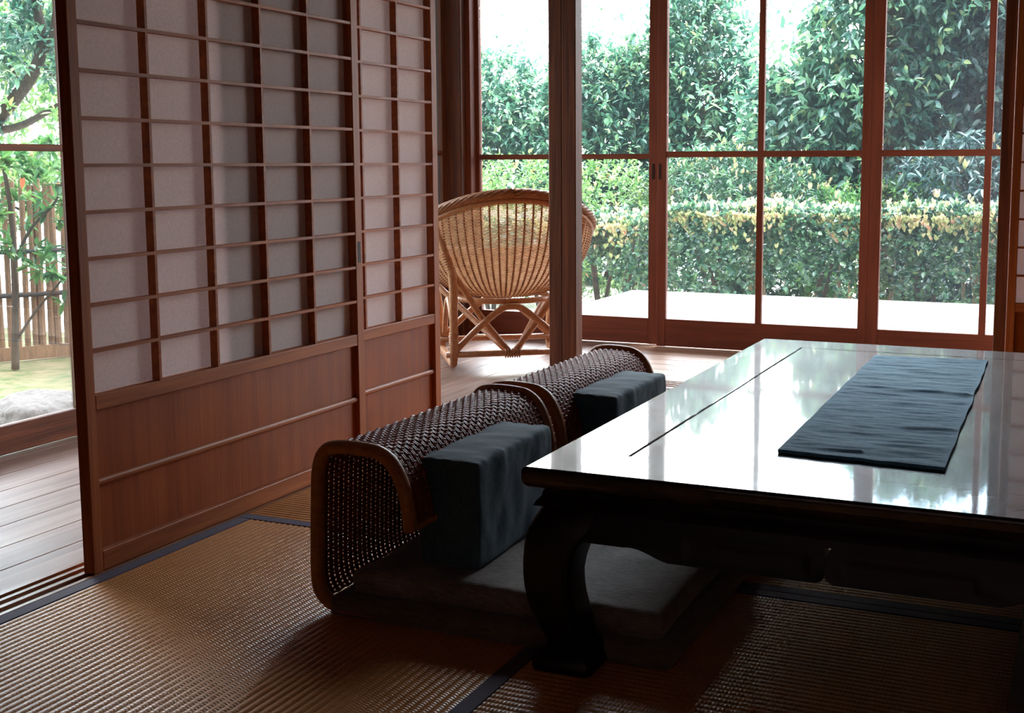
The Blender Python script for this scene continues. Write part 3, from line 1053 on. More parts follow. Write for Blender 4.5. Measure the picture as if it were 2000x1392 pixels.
# ================================================================== SOFT THINGS
def soft_box(lx, ly, lz, r, n=(24, 24, 8), crown=0.0, wr=0.0, seed=0.0, wfreq=9, pinch=0.0, edge_wr=0.0):
    """rounded block centred in x,y; base at z=0"""
    hx_, hy_, hz_ = lx / 2, ly / 2, lz / 2
    pts = {}
    vs, fs = [], []
    def vid(i, j, k):
        key = (i, j, k)
        if key in pts:
            return pts[key]
        def co(t, N):
            s = t / N * 2 - 1
            return math.sin(s * PI / 2) * 0.35 + s * 0.65
        p = Vector((co(i, n[0]) * hx_, co(j, n[1]) * hy_, co(k, n[2]) * hz_))
        q = Vector((max(-hx_ + r, min(hx_ - r, p.x)), max(-hy_ + r, min(hy_ - r, p.y)), max(-hz_ + r, min(hz_ - r, p.z))))
        d_ = p - q
        if d_.length > 1e-9:
            p = q + d_.normalized() * r
        u, v = p.x / hx_, p.y / hy_
        nrm = d_.normalized() if d_.length > 1e-9 else Vector((0, 0, 1))
        if p.z > 0:
            p.z += crown * (1 - u * u) * (1 - v * v)
        if pinch:
            f = 1 - pinch * (1 - abs(u) ** 3) * (abs(v) ** 6)
            f2 = 1 - pinch * (1 - abs(v) ** 3) * (abs(u) ** 6)
            p.y *= f; p.x *= f2
        if wr:
            w = mnoise.noise(Vector((p.x * wfreq, p.y * wfreq * 1.6, p.z * wfreq + seed))) * wr
            w += mnoise.noise(Vector((p.x * wfreq * 4, p.y * wfreq * 4, p.z * wfreq * 3 + seed + 7))) * wr * 0.35
            p += nrm * w
        if edge_wr and p.z > hz_ * 0.6:
            e = max(abs(u), abs(v)) ** 6
            p.z += mnoise.noise(Vector((p.x * 70, p.y * 70, seed))) * edge_wr * e
        if k == 0:
            p.z = -hz_
        pts[key] = len(vs)
        vs.append((p.x, p.y, p.z + hz_))
        return pts[key]
    N0, N1, N2 = n
    for i in range(N0):
        for j in range(N1):
            fs.append((vid(i, j, 0), vid(i, j + 1, 0), vid(i + 1, j + 1, 0), vid(i + 1, j, 0)))
            fs.append((vid(i, j, N2), vid(i + 1, j, N2), vid(i + 1, j + 1, N2), vid(i, j + 1, N2)))
    for i in range(N0):
        for k_ in range(N2):
            fs.append((vid(i, 0, k_), vid(i + 1, 0, k_), vid(i + 1, 0, k_ + 1), vid(i, 0, k_ + 1)))
            fs.append((vid(i, N1, k_), vid(i, N1, k_ + 1), vid(i + 1, N1, k_ + 1), vid(i + 1, N1, k_)))
    for j in range(N1):
        for k_ in range(N2):
            fs.append((vid(0, j, k_), vid(0, j, k_ + 1), vid(0, j + 1, k_ + 1), vid(0, j + 1, k_)))
            fs.append((vid(N0, j, k_), vid(N0, j + 1, k_), vid(N0, j + 1, k_ + 1), vid(N0, j, k_ + 1)))
    return MB().add(vs, fs)


SEATS = [(-0.915, 2.060, 0.0), (-0.915, 2.680, 0.008), (0.245, 2.08, 0.0)]
lab_low = ['thin flat grey brown floor pad under the nearest wicker chair cushion', 'thin flat floor pad under the far wicker chair cushion, hidden by the table', 'thin flat floor pad at the right edge of the photo, right of the table']
lab_up = ['thick grey brown linen seat cushion in front of the nearest wicker floor chair', 'thick linen seat cushion in front of the far wicker floor chair, behind the table apron', 'thick grey linen seat cushion cut by the right edge of the photo']
for i, (cx, cy, rz) in enumerate(SEATS):
    if i == 0:
        low = soft_box(0.655, 0.56, 0.034, 0.0165, (30, 30, 6), 0.001, 0.0015, 1.0).build('floor_pad', M['cushion_low'], None, smooth=True)
        up = soft_box(0.60, 0.510, 0.043, 0.021, (40, 40, 8), 0.004, 0.003, 4.0, pinch=0.02).build('seat_cushion', M['cushion'], None, smooth=True)
        bases = (low, up)
    else:
        low, up = bases[0].copy(), bases[1].copy()
        COL.objects.link(low); COL.objects.link(up)
    low.location = (cx, cy, 0.001); low.rotation_euler = (0, 0, rz)
    up.location = (cx + (0.005 if i < 2 else 0.03), cy + 0.002, 0.0365); up.rotation_euler = (0, 0, rz * -1)
    tag(low, lab_low[i], 'floor pad', 'floor pads around the low table')
    tag(up, lab_up[i], 'seat cushion', 'seat cushions around the low table')

for i, (bx, by, rz, lb) in enumerate(((-1.046, 2.052, 0.02, 'dark navy linen block bolster on the nearest seat cushion'),
                                      (-1.035, 2.728, -0.02, 'dark navy linen block bolster standing before the far wicker floor chair'))):
    if i == 0:
        bol = soft_box(0.122, 0.345, 0.196, 0.010, (14, 44, 24), 0.006, 0.0035, 2.0, 14, edge_wr=0.004).build('bolster', M['navy'], None, smooth=True)
        b0 = bol
    else:
        bol = b0.copy(); COL.objects.link(bol)
    bol.location = (bx, by, 0.0852)
    bol.rotation_euler = (0, 0, rz)
    tag(bol, lb, 'bolster', 'bolsters of the wicker floor chairs')

# ================================================================== WICKER FLOOR CHAIRS
RW = 0.013
prof_pts = [(0.20, 0.012), (0.10, 0.012), (0.045, 0.014), (0.014, 0.026), (0.0, 0.055), (0.0, 0.13), (0.003, 0.20), (0.007, 0.262), (0.022, 0.298), (0.055, 0.309),
            (0.105, 0.309), (0.138, 0.304), (0.164, 0.285), (0.182, 0.250), (0.192, 0.21), (0.196, 0.172)]


def wicker_chair():
    root = empty('wicker_floor_chair', (0, 0, 0))
    W = 0.60
    path = smooth_path([(x_, 0, z_) for x_, z_ in prof_pts], 6)
    for yy, in ((0.0,), (W,)):
        m = MB()
        pp = [(p.x, yy, p.z) for p in path]
        m.tube(pp, RW, 12)
        # rattan wrapping: thin ridges around the frame
        m.build('frame', M['wicker_rim'], root, smooth=True)
    # weave: from the bottom of the back up over the top and down the lip
    s = [0.0]
    for a, b in zip(path[:-1], path[1:]):
        s.append(s[-1] + (b - a).length)
    def at(d_):
        d_ = max(0, min(s[-1] - 1e-6, d_))
        i = 0
        lo, hi = 0, len(s) - 1
        while hi - lo > 1:
            mid = (lo + hi) // 2
            if s[mid] <= d_:
                lo = mid
            else:
                hi = mid
        t = (d_ - s[lo]) / (s[lo + 1] - s[lo])
        p = path[lo].lerp(path[lo + 1], t)
        tg = (path[lo + 1] - path[lo]).normalized()
        # normal in the xz plane
        return p, Vector((-tg.z, 0, tg.x)), tg
    start = s[5 * 4] * 0.95
    end = s[-1] - 0.004
    nst = 36      # stakes across the width (run along the profile)
    dy = (W - 2 * 0.010) / nst
    m = MB()
    seg = 64
    for i in range(nst + 1):
        yy = 0.010 + i * dy
        pts = []
        for k_ in range(seg + 1):
            d_ = start + (end - start) * k_ / seg
            p, nn, tg = at(d_)
            # slight saddle: the middle of the top sinks a little
            sag = 0.0
            pts.append((p.x, yy, p.z - sag))
        for off in (-0.0025, 0.0025):
            m.tube([(q[0], q[1] + off, q[2]) for q in pts], 0.0025, 5, cap=False)
    m.build('weave_stakes', M['wicker'], root, smooth=True)
    m = MB()
    pitch = 0.0080
    nw = int((end - start) / pitch)
    for j in range(nw + 1):
        d_ = start + j * pitch
        p, nn, tg = at(d_)
        pts = []
        for i in range(nst + 1):
            yy = 0.010 + i * dy
            sgn = 1 if (i + j) % 2 == 0 else -1
            pts.append((p.x + nn.x * sgn * 0.0034, yy, p.z + nn.z * sgn * 0.0034))
        m.tube(smooth_path(pts, 3), 0.0022, 5, cap=False)
    m.build('weave_strands', M['wicker'], root, smooth=True)
    m = MB(); p, _, _ = at(s[-1] - 0.002)
    m.tube([(p.x, 0.0, p.z), (p.x, W, p.z)], 0.007, 8)
    m.build('lip_bar', M['wicker_rim'], root, smooth=True)
    return root


wc = wicker_chair()
wc.location = (-1.266, 1.795, 0.0)
tag(wc, 'brown wicker legless floor chair with rolled back, nearest to the viewer', 'floor chair', 'wicker floor chairs left of the low table')
wc2 = copy_tree(wc)
wc2.location = (-1.258, 2.445, 0.0)
wc2.rotation_euler = (0, 0, -0.01)
tag(wc2, 'brown wicker legless floor chair with rolled back, farther one by the wooden post', 'floor chair', 'wicker floor chairs left of the low table')

# ================================================================== RATTAN ARMCHAIR
rc = empty('rattan_armchair', (-2.233, 4.525, 0), math.radians(35), label='round backed woven rattan armchair on crossed pole legs on the far veranda', cat='armchair')


def rim_pt(t, k=1.0, dz=0.0):
    """t=0 back, pi/2 right arm, pi front"""
    x_ = 0.365 * math.sin(t)
    y_ = -0.02 - 0.325 * math.cos(t)
    z_ = 0.555 + 0.135 * math.cos(t) - 0.012 * (1 - math.cos(2 * t))
    return Vector((x_ * k, y_ * k, z_ + dz))


NS = 66
BOT = 0.272


def shell_pt(t, v):
    """v=0 rim -> v=1 bottom ring"""
    top = rim_pt(t)
    b = Vector((0.135 * math.sin(t), 0.0 - 0.13 * math.cos(t), BOT))
    e = v
    bulge = math.sin(e * PI * 0.5)
    r = 1 - (1 - math.cos(e * PI * 0.5))
    xy = Vector((b.x + (top.x - b.x) * math.cos(e * PI * 0.5) ** 0.75, b.y + (top.y - b.y) * math.cos(e * PI * 0.5) ** 0.75))
    z = top.z + (BOT - top.z) * (1 - math.cos(e * PI * 0.5)) ** 0.0 * (e * 0.55 + 0.45 * math.sin(e * PI / 2))
    return Vector((xy.x, xy.y, z))


m = MB()
for i in range(NS):
    t = 2 * PI * i / NS
    m.tube([shell_pt(t, v / 14) for v in range(15)], 0.0042, 5, cap=False)
m.build('seat_ribs', M['rattan_rim'], rc, smooth=True)
m = MB()
nr = 80
for j in range(1, nr + 1):
    v = j / nr
    pts = []
    for i in range(NS):
        t = 2 * PI * i / NS
        p = shell_pt(t, v)
        out = Vector((p.x, p.y, 0)).normalized() if Vector((p.x, p.y, 0)).length > 1e-4 else Vector((1, 0, 0))
        pts.append(p + out * (0.0035 if (i + j) % 2 else -0.0035))
    m.tube(pts, 0.0019, 4, closed=True)
m.build('seat_weave', M['rattan_weave'], rc, smooth=True)
m = MB()
for k in range(8):
    pts = []
    for i in range(120):
        t = 2 * PI * i / 120
        a = 9 * t + k * 2 * PI / 8
        c = rim_pt(t, 1.0, 0.004)
        out = Vector((c.x, c.y, 0)).normalized()
        pts.append(c + out * (0.013 * math.cos(a)) + Vector((0, 0, 0.013 * math.sin(a))))
    m.tube(pts, 0.0075, 5, closed=True)
m.build('braided_rim', M['rattan_rim'], rc, smooth=True)
m = MB(); m.tube([rim_pt(2 * PI * i / 80, 0.99, -0.024) for i in range(80)], 0.012, 8, closed=True)
m.build('rim_hoop', M['rattan'], rc, smooth=True)
m = MB(); m.tube([(0.20 * math.sin(t), -0.005 - 0.19 * math.cos(t), 0.262) for t in [2 * PI * i / 48 for i in range(48)]], 0.012, 8, closed=True)
m.build('under_seat_hoop', M['rattan'], rc, smooth=True)
m = MB(); 
vs = [shell_pt(2 * PI * i / 48, 1.0) for i in range(48)]
m.add(vs, [tuple(range(48))])
m.build('seat_bottom', M['rattan_weave'], rc)
PR = 0.0170
wrap = []
A, BK, FR = 0.235, -0.22, 0.22
for sx in (-1, 1):
    # side loop: back post down, round the floor, forward, up the front post
    loop = [(sx * 0.30, -0.19, 0.60), (sx * 0.272, -0.205, 0.50), (sx * 0.245, -0.225, 0.41), (sx * A, -0.232, 0.34), (sx * A, -0.235, 0.2), (sx * A, -0.235, 0.07),
            (sx * A, -0.224, 0.034), (sx * A, -0.19, 0.0175), (sx * A, 0.0, 0.0170), (sx * A, 0.18, 0.0175), (sx * A, 0.212, 0.03), (sx * A, 0.225, 0.08), (sx * 0.245, 0.22, 0.2), (sx * 0.27, 0.2, 0.33), (sx * 0.30, 0.18, 0.46)]
    MB().tube(smooth_path(loop, 6), PR, 10).build('leg_loop', M['rattan'], rc, smooth=True)
    # brace from the back post wrap to the under-seat hoop
    MB().tube(smooth_path([(sx * 0.245, -0.222, 0.40), (sx * 0.18, -0.205, 0.30), (sx * 0.12, -0.2, 0.2), (sx * 0.012, -0.215, 0.062)], 6), 0.0128, 8).build('brace', M['rattan'], rc, smooth=True)
    # brace from front leg top to the back bar centre
    MB().tube(smooth_path([(sx * 0.25, 0.19, 0.29), (sx * 0.16, 0.05, 0.2), (sx * 0.03, -0.2, 0.075)], 6), 0.0128, 8).build('brace', M['rattan'], rc, smooth=True)
    # side arch
    MB().tube(smooth_path([(sx * 0.225, -0.20, 0.09), (sx * 0.228, -0.10, 0.2), (sx * 0.23, 0.0, 0.255), (sx * 0.228, 0.10, 0.2), (sx * 0.225, 0.2, 0.09)], 6), 0.012, 8).build('side_arch', M['rattan'], rc, smooth=True)
for yy in (-0.228, 0.215):
    MB().tube([(-A - 0.03, yy, 0.058), (A + 0.03, yy, 0.058)], 0.0125, 8).build('cross_bar', M['rattan'], rc, smooth=True)
    MB().tube(smooth_path([(-0.225, yy * 0.98, 0.075), (-0.13, yy * 0.96, 0.165), (-0.045, yy * 0.95, 0.232), (0.0, yy * 0.95, 0.243), (0.045, yy * 0.95, 0.232), (0.13, yy * 0.96, 0.165), (0.225, yy * 0.98, 0.075)], 6), 0.0135, 8).build('arch', M['rattan'], rc, smooth=True)
for (a, b) in (((-0.028, -0.228, 0.058), (0.028, -0.228, 0.058)), ((-A, -0.232, 0.10), (-A, -0.236, 0.145)), ((A, -0.232, 0.10), (A, -0.236, 0.145)),
               ((-0.262, -0.214, 0.46), (-0.243, -0.226, 0.40)), ((0.262, -0.214, 0.46), (0.243, -0.226, 0.40)), ((-0.245, -0.228, 0.058), (-0.225, -0.228, 0.058)),
               ((-0.298, -0.192, 0.60), (-0.285, -0.198, 0.55)), ((0.298, -0.192, 0.60), (0.285, -0.198, 0.55))):
    a, b = Vector(a), Vector(b)
    n = 7
    m = MB()
    for k in range(n):
        p = a.lerp(b, k / (n - 1))
        d_ = (b - a).normalized() * 0.0028
        m.tube([p - d_, p - d_ * 0.5, p + d_ * 0.5, p + d_], [0.0165, 0.0196, 0.0196, 0.0165], 8)
    m.build('cane_wrapping', M['rattan'], rc, smooth=True)

# ================================================================== OUTSIDE
mb = MB(); mb.box(-2.95, 14, 5.3, 40, -0.6, -0.45); mb.box(-14, -2.951, 6.9, 40, -0.6, -0.452)
struct('ground', mb, M['gravel'], 'pale gravel ground beyond the wooden deck', 'ground')


def ground_grid():
    m = MB()
    xs = [-14 + i * 0.22 for i in range(51)]
    ys = [-3 + j * 0.22 for j in range(46)]
    vs = [(x_ if i < 50 else -2.95, min(y_, 6.895), -0.45 + 0.03 * mnoise.noise(Vector((x_ * 1.3, y_ * 1.3, 0))) + 0.008 * mnoise.noise(Vector((x_ * 6, y_ * 6, 2)))) for i, x_ in enumerate(xs) for y_ in ys]
    n = len(ys)
    fs = [(i * n + j, (i + 1) * n + j, (i + 1) * n + j + 1, i * n + j + 1) for i in range(50) for j in range(n - 1)]
    return m.add(vs, fs)


struct('ground', ground_grid(), M['moss'], 'mossy yellow green garden ground on the left', 'ground', smooth=True)
mb = MB(); mb.box(-2.88, 2.15, -0.76, 5.24, -0.449, -0.125)
struct('wall_foundation', mb, M['plaster'], 'low plaster foundation under the veranda', 'foundation')

deck = empty('wooden_deck', (0, 6.4, -0.45), label='pale weathered wooden deck outside the far glass doors', cat='deck')
m = MB()
y = 5.262
while y < 7.53:
    m.box(-2.79, 3.2, y - 6.4, y - 6.4 + 0.082, 0.39, 0.42, 0.002)
    y += 0.09
m.build('deck_boards', M['deck'], deck)
for x_ in (-2.7, -1.5, -0.3, 0.9, 2.1, 3.1):
    MB().box(x_, x_ + 0.07, 5.27 - 6.4, 7.5 - 6.4, 0.30, 0.388).build('joist', M['frame_y'], deck)
for x_ in (-2.68, -0.28, 2.12):
    for y_ in (5.4, 7.4):
        MB().box(x_, x_ + 0.06, y_ - 6.4, y_ - 6.34, 0.0, 0.299).build('support_post', M['frame_z'], deck)


# ---- leaves
def leaf_mesh(name, P, D, N, Ls, wr, mat_, parent, tone):
    """P base points, D directions, N normals (unit-ish), Ls lengths, wr width ratio"""
    D = D / (np.linalg.norm(D, axis=1, keepdims=True) + 1e-9)
    S = np.cross(D, N); S /= (np.linalg.norm(S, axis=1, keepdims=True) + 1e-9)
    N = np.cross(S, D)
    L = Ls[:, None]
    Wd = L * wr
    a = P
    l1 = P + D * L * 0.30 + S * Wd * 0.45 + N * L * 0.05
    l2 = P + D * L * 0.68 + S * Wd * 0.40 + N * L * 0.02
    tip = P + D * L - N * L * 0.10
    r1 = P + D * L * 0.30 - S * Wd * 0.45 + N * L * 0.05
    r2 = P + D * L * 0.68 - S * Wd * 0.40 + N * L * 0.02
    V = np.stack([a, l1, l2, tip, r1, r2], 1).reshape(-1, 3)
    b = np.arange(len(P))[:, None] * 6
    Q = np.concatenate([b + np.array([[0, 1, 2, 3]]), b + np.array([[0, 3, 5, 4]])], 0)
    return np_mesh(name, V, Q, mat_, parent, {'tone': np.repeat(tone, 6)})


def rand_dirs(n):
    v = RNG.normal(size=(n, 3))
    return v / np.linalg.norm(v, axis=1, keepdims=True)


def clusters(C, out, per, tw, Ls, droop=0.0, spread=0.9, upn=1.0):
    """C cluster centres, out outward dirs; per leaves each along a twig of length tw"""
    n = len(C)
    tdir = out + rand_dirs(n) * 0.6
    tdir[:, 2] += 0.25 - droop * 0.6
    tdir /= np.linalg.norm(tdir, axis=1, keepdims=True)
    Cc = np.repeat(C, per, 0); T = np.repeat(tdir, per, 0)
    k = np.tile(np.arange(per), n) / max(1, per - 1)
    P = Cc + T * (k * tw)[:, None]
    side = rand_dirs(n * per)
    D = T * 0.45 + side * spread
    D[:, 2] -= droop
    N = rand_dirs(n * per) * 0.5
    N[:, 2] += upn
    L = Ls * RNG.uniform(0.7, 1.2, n * per)
    return P, D, N, L


def blob_points(blobs, n, surf=0.55):
    """points in ellipsoids, biased to the surface; returns points, outward dirs"""
    vol = np.array([b[3] * b[4] * b[5] for b in blobs]) ** (2 / 3)
    pick = RNG.choice(len(blobs), n, p=vol / vol.sum())
    d = rand_dirs(n)
    r = RNG.uniform(0, 1, n) ** (1 / 3) * (1 - surf) + surf * RNG.uniform(0.8, 1.05, n)
    B = np.array(blobs)[pick]
    P = B[:, :3] + d * r[:, None] * B[:, 3:6]
    o = d / B[:, 3:6]
    o /= np.linalg.norm(o, axis=1, keepdims=True)
    return P, o


def branchy(base, top_pts, r0, mat_, parent, name='trunk'):
    """a trunk from base with limbs to the blob centres"""
    m = MB()
    base = Vector(base)
    cen = sum((Vector(p) for p in top_pts), Vector()) / len(top_pts)
    hub = Vector((base.x * 0.6 + cen.x * 0.4, base.y * 0.6 + cen.y * 0.4, base.z + (cen.z - base.z) * 0.45))
    m.tube(smooth_path([base, base.lerp(hub, 0.5) + Vector((0.05, 0.03, 0)), hub], 6), [r0 * (1 - 0.03 * i) for i in range(13)], 9)
    for p in top_pts:
        p = Vector(p)
        mid = hub.lerp(p, 0.5) + Vector((random.uniform(-.1, .1), random.uniform(-.1, .1), 0.1))
        m.tube(smooth_path([hub, mid, p], 6), [r0 * 0.62 * (1 - 0.06 * i) for i in range(13)], 7)
        for q in range(5):
            e = mid.lerp(p, random.uniform(0, 1))
            t_ = e + Vector((random.uniform(-.5, .5), random.uniform(-.5, .5), random.uniform(-0.1, .6)))
            m.tube([e, e.lerp(t_, .5) + Vector((0, 0, .05)), t_], [r0 * .2, r0 * .13, r0 * .06], 5)
    return m.build(name, mat_, parent, smooth=True)


def tree(name, base, blobs, ncl, per, Ls, mat_, label, cat, group=None, droop=0.3, wr=0.42, tw=0.14, r0=0.07, bk='bark', surf=0.35, upn=1.0, young=0, yl=0.05, kt=1.0, limbs=None):
    root = empty(name, base, label=label, cat=cat, group=group)
    b0 = np.array(base)
    bl = [(b[0] - b0[0], b[1] - b0[1], b[2] - b0[2], b[3], b[4], b[5]) for b in blobs]
    if limbs:
        m = MB()
        for pts, ra, rb in limbs:
            sp = smooth_path([(p[0] - b0[0], p[1] - b0[1], p[2] - b0[2]) for p in pts], 6)
            m.tube(sp, [ra + (rb - ra) * i / (len(sp) - 1) for i in range(len(sp))], 9)
        m.build('trunk', M[bk], root, smooth=True)
    else:
        branchy((0, 0, 0), [b[:3] for b in bl], r0, M[bk], root)
    C, o_ = blob_points(bl, ncl, surf)
    ok = C[:, 2] > 0.02
    C, o_ = C[ok], o_[ok]
    P, D, N, L = clusters(C, o_, per, tw, Ls, droop, upn=upn)
    tone = np.clip(np.repeat(RNG.uniform(0, 0.75, len(C)), per) + RNG.normal(0, 0.12, len(P)), 0, 1)
    tone[RNG.random(len(P)) < 0.006] = 1.0
    if cat == 'tree':      # thin leading sprigs standing out of the crown
        C2, o2 = blob_points(bl, ncl // 9, 0.9)
        C2 = C2 + o2 * RNG.uniform(0.05, 0.35, len(C2))[:, None]
        C2[:, 2] += RNG.uniform(0, 0.35, len(C2)) * (o2[:, 2] > 0)
        o2[:, 2] += 0.8
        ok2 = C2[:, 2] > 0.3
        P2, D2, N2, L2 = clusters(C2[ok2], o2[ok2], per, tw * 2.2, Ls * 0.85, droop * 0.5, upn=upn)
        P, D, N, L = np.concatenate([P, P2]), np.concatenate([D, D2]), np.concatenate([N, N2]), np.concatenate([L, L2])
        tone = np.concatenate([tone, RNG.uniform(0.4, 0.98, len(P2))])
    leaf_mesh('foliage', P, D, N, L, wr, mat_, root, tone * kt)
    if young:
        C, o_ = blob_points(bl, young * 3, 0.9)
        ok = (o_[:, 2] > 0.35)
        C, o_ = C[ok][:young], o_[ok][:young]
        o_ = o_ * 0.3; o_[:, 2] += 1
        P, D, N, L = clusters(C + np.array([0, 0, 0.01]), o_, 6, 0.02, yl, -0.7, 0.5, 0.3)
        leaf_mesh('new_shoots', P, D, N, L, 0.4, M['leaf_young'], root, RNG.uniform(0, 1, len(P)))['kind'] = 'stuff'
    return root


# ---- clipped hedge behind the deck
def hedge(x0, x1, y0, y1, z0, z1, name, label):
    root = empty(name, ((x0 + x1) / 2, (y0 + y1) / 2, -0.45), label=label, cat='hedge', group='clipped hedge behind the deck')
    o = np.array([(x0 + x1) / 2, (y0 + y1) / 2, -0.45])
    n = int((x1 - x0) * 1250)
    fr = int(n * 0.55)
    P = np.empty((n, 3))
    P[:, 0] = RNG.uniform(x0, x1, n)
    P[:, 1] = np.where(np.arange(n) < fr, y0 + RNG.gamma(1.2, 0.05, n), RNG.uniform(y0, y1, n))
    zl = z0 + 0.10 * np.sin(P[:, 0] * 3.3 + 1) + 0.07 * np.sin(P[:, 0] * 8.9) + 0.04 * np.sin(P[:, 0] * 21)
    zz = zl + (z1 - zl) * RNG.beta(1.6, 0.9, n)
    P[:, 2] = zz
    top = RNG.random(n) < 0.30
    P[top, 2] = z1 + RNG.normal(0, 0.022, top.sum())
    wob = 0.03 * np.sin(P[:, 0] * 5.1) + 0.02 * np.sin(P[:, 0] * 11.7 + 1)
    P[:, 2] += wob * 0.6
    P[:, 1] += wob
    out = np.zeros((n, 3)); out[:, 1] = -0.8; out[top, 1] = 0; out[:, 2] = 0.3; out[top, 2] = 1
    Pp, D, N, L = clusters(P - o, out, 5, 0.04, 0.046, -0.15, 0.8, 0.7)
    N[:, 1] -= 0.5
    tone = np.clip(RNG.uniform(0, 0.8, len(Pp)) + RNG.normal(0, 0.1, len(Pp)), 0, 1)
    leaf_mesh('foliage', Pp, D, N, L, 0.62, M['leaf_hedge'], root, tone)
    # yellow and pink new shoots along the top
    ny = int((x1 - x0) * 760)
    C = np.stack([RNG.uniform(x0, x1, ny), RNG.uniform(y0 - 0.02, y1, ny), z1 + RNG.normal(0.012, 0.022, ny)], 1)
    tall = RNG.random(ny) < 0.12
    C[tall, 2] += RNG.uniform(0.015, 0.06, tall.sum())
    C[:, 2] += (0.03 * np.sin(C[:, 0] * 5.1) + 0.02 * np.sin(C[:, 0] * 11.7 + 1)) * 0.6
    fs_ = RNG.random(ny) < 0.3
    C[fs_, 1] = y0 - 0.01; C[fs_, 2] = z1 - RNG.exponential(0.05, fs_.sum())
    out = np.tile(np.array([[0, -0.15, 1.0]]), (ny, 1))
    Pp, D, N, L = clusters(C - o, out, 5, 0.014, 0.036, -0.6, 0.6, 0.5)
    leaf_mesh('new_shoots', Pp, D, N, L, 0.55, M['leaf_young'], root, np.clip(np.repeat(RNG.beta(1.3, 1.6, ny), 5) + RNG.normal(0, .1, len(Pp)), 0, 1))
    x_ = x0 + 0.1
    while x_ < x1:
        yb = RNG.uniform(y0 + 0.1, y1 - 0.1)
        m = MB()
        for q in range(3):
            e = Vector((x_ - o[0] + RNG.uniform(-.2, .2), yb - o[1] + RNG.uniform(-.12, .12), RNG.uniform(.55, .8)))
            b_ = Vector((x_ - o[0] + RNG.uniform(-.04, .04), yb - o[1], 0))
            m.tube(smooth_path([b_, b_.lerp(e, .5) + Vector((RNG.uniform(-.04, .04), 0, 0)), e], 5), [0.024 - 0.0016 * i for i in range(11)], 6)
        m.build('stem', M['bark_pale' if RNG.random() < .4 else 'bark'], root, smooth=True)
        x_ += RNG.uniform(0.22, 0.36)
    return root


hedge(-4.6, -2.96, 8.15, 8.95, -0.06, 0.345, 'hedge', 'looser clipped hedge with pinkish shoots left of the deck, stems showing below')
hedge(-2.95, 1.6, 8.2, 9.0, -0.20, 0.435, 'hedge', 'long clipped hedge with yellow new shoots on top, right behind the pale deck')

# ---- round shrubs behind the hedge
tree('shrub', (-5.3, 9.9, -0.45), [(-5.6, 9.9, 0.25, .8, .6, .62), (-4.7, 9.8, 0.25, .7, .5, .60), (-3.85, 9.8, 0.22, .62, .5, .60)], 2600, 7, 0.05, M['leaf_bright'],
     'light green shrub behind the left end of the hedge', 'shrub', droop=0.0, wr=0.45, tw=0.09, r0=0.04, surf=0.5, young=60)
tree('shrub', (-2.75, 9.95, -0.45), [(-2.95, 9.95, 0.28, .72, .62, .66), (-2.35, 9.9, 0.2, .55, .55, .6)], 2300, 8, 0.06, M['leaf_hedge'],
     'large rounded dark green shrub behind the middle of the hedge', 'shrub', droop=-0.1, wr=0.36, tw=0.05, r0=0.04, surf=0.6, young=150, yl=0.045)
tree('shrub', (-1.55, 9.7, -0.45), [(-1.65, 9.7, 0.1, .62, .5, .55), (-1.25, 9.75, 0.2, .4, .45, .5)], 1700, 8, 0.05, M['leaf_mid'],
     'small rounded mid green shrub behind the hedge, between two larger ones', 'shrub', droop=-0.1, wr=0.4, tw=0.05, r0=0.04, surf=0.6, young=30)
tree('shrub', (-0.65, 9.9, -0.45), [(-0.95, 9.85, 0.25, .62, .6, .72), (-0.2, 9.85, 0.25, .62, .6, .70), (0.6, 9.9, 0.25, .7, .6, .7)], 2600, 7, 0.095, M['leaf_dark'],
     'shrub with long drooping leaves behind the right end of the hedge', 'shrub', droop=0.35, wr=0.3, tw=0.08, r0=0.05, surf=0.6, young=90, yl=0.07)

# ---- trees beyond
G = 'evergreen trees beyond the hedge'
tree('evergreen_tree', (-6.4, 12.3, -0.45), [(-6.9, 12.3, 0.8, .8, .7, .9), (-6.0, 12.2, 0.8, .75, .7, .95), (-6.1, 12.3, 1.5, .45, .5, .55), (-5.6, 12.3, 1.2, .4, .4, .5), (-6.9, 12.3, -0.1, .9, .7, .6)], 2600, 8, 0.095, M['leaf_tree'],
     'evergreen tree beyond the rattan chair with thin leading shoots against the sky', 'tree', G, droop=0.35, r0=0.05)
tree('evergreen_tree', (-4.7, 12.0, -0.45), [(-4.9, 12.0, 0.9, .75, .7, .8), (-4.4, 12.1, 1.2, .55, .6, .75), (-4.95, 12.0, 1.6, .36, .4, .45), (-4.35, 12, 1.7, .25, .3, .35), (-4.7, 12, 0.1, .8, .6, .6)], 3000, 8, 0.09, M['leaf_tree'],
     'evergreen tree just right of the brown post, paler toward the top', 'tree', G, droop=0.3, r0=0.05)
tree('evergreen_tree', (-3.5, 12.2, -0.45), [(-3.7, 12.2, 0.9, .7, .7, .9), (-3.75, 12.2, 1.8, .5, .6, .8), (-3.2, 12.2, 1.2, .35, .5, .5), (-3.85, 12.2, 2.3, .3, .4, .4), (-3.3, 12.2, 0.3, .7, .6, .6)], 3200, 8, 0.09, M['leaf_tree'],
     'tall evergreen tree behind the left pane of the middle glass door', 'tree', G, droop=0.3, r0=0.05)
tree('evergreen_tree', (-2.15, 10.9, -0.45), [(-2.1, 10.9, 0.9, .7, .6, .9), (-1.75, 10.9, 1.8, .6, .6, .8), (-1.4, 10.9, 2.3, .55, .6, .5), (-2.45, 10.9, 1.1, .45, .5, .55), (-1.5, 10.9, 0.9, .5, .5, .8)], 3300, 8, 0.105, M['leaf_tree'],
     'evergreen tree with hanging leaf clusters behind the right pane of the middle glass door', 'tree', G, droop=0.75, r0=0.05, upn=0.6)
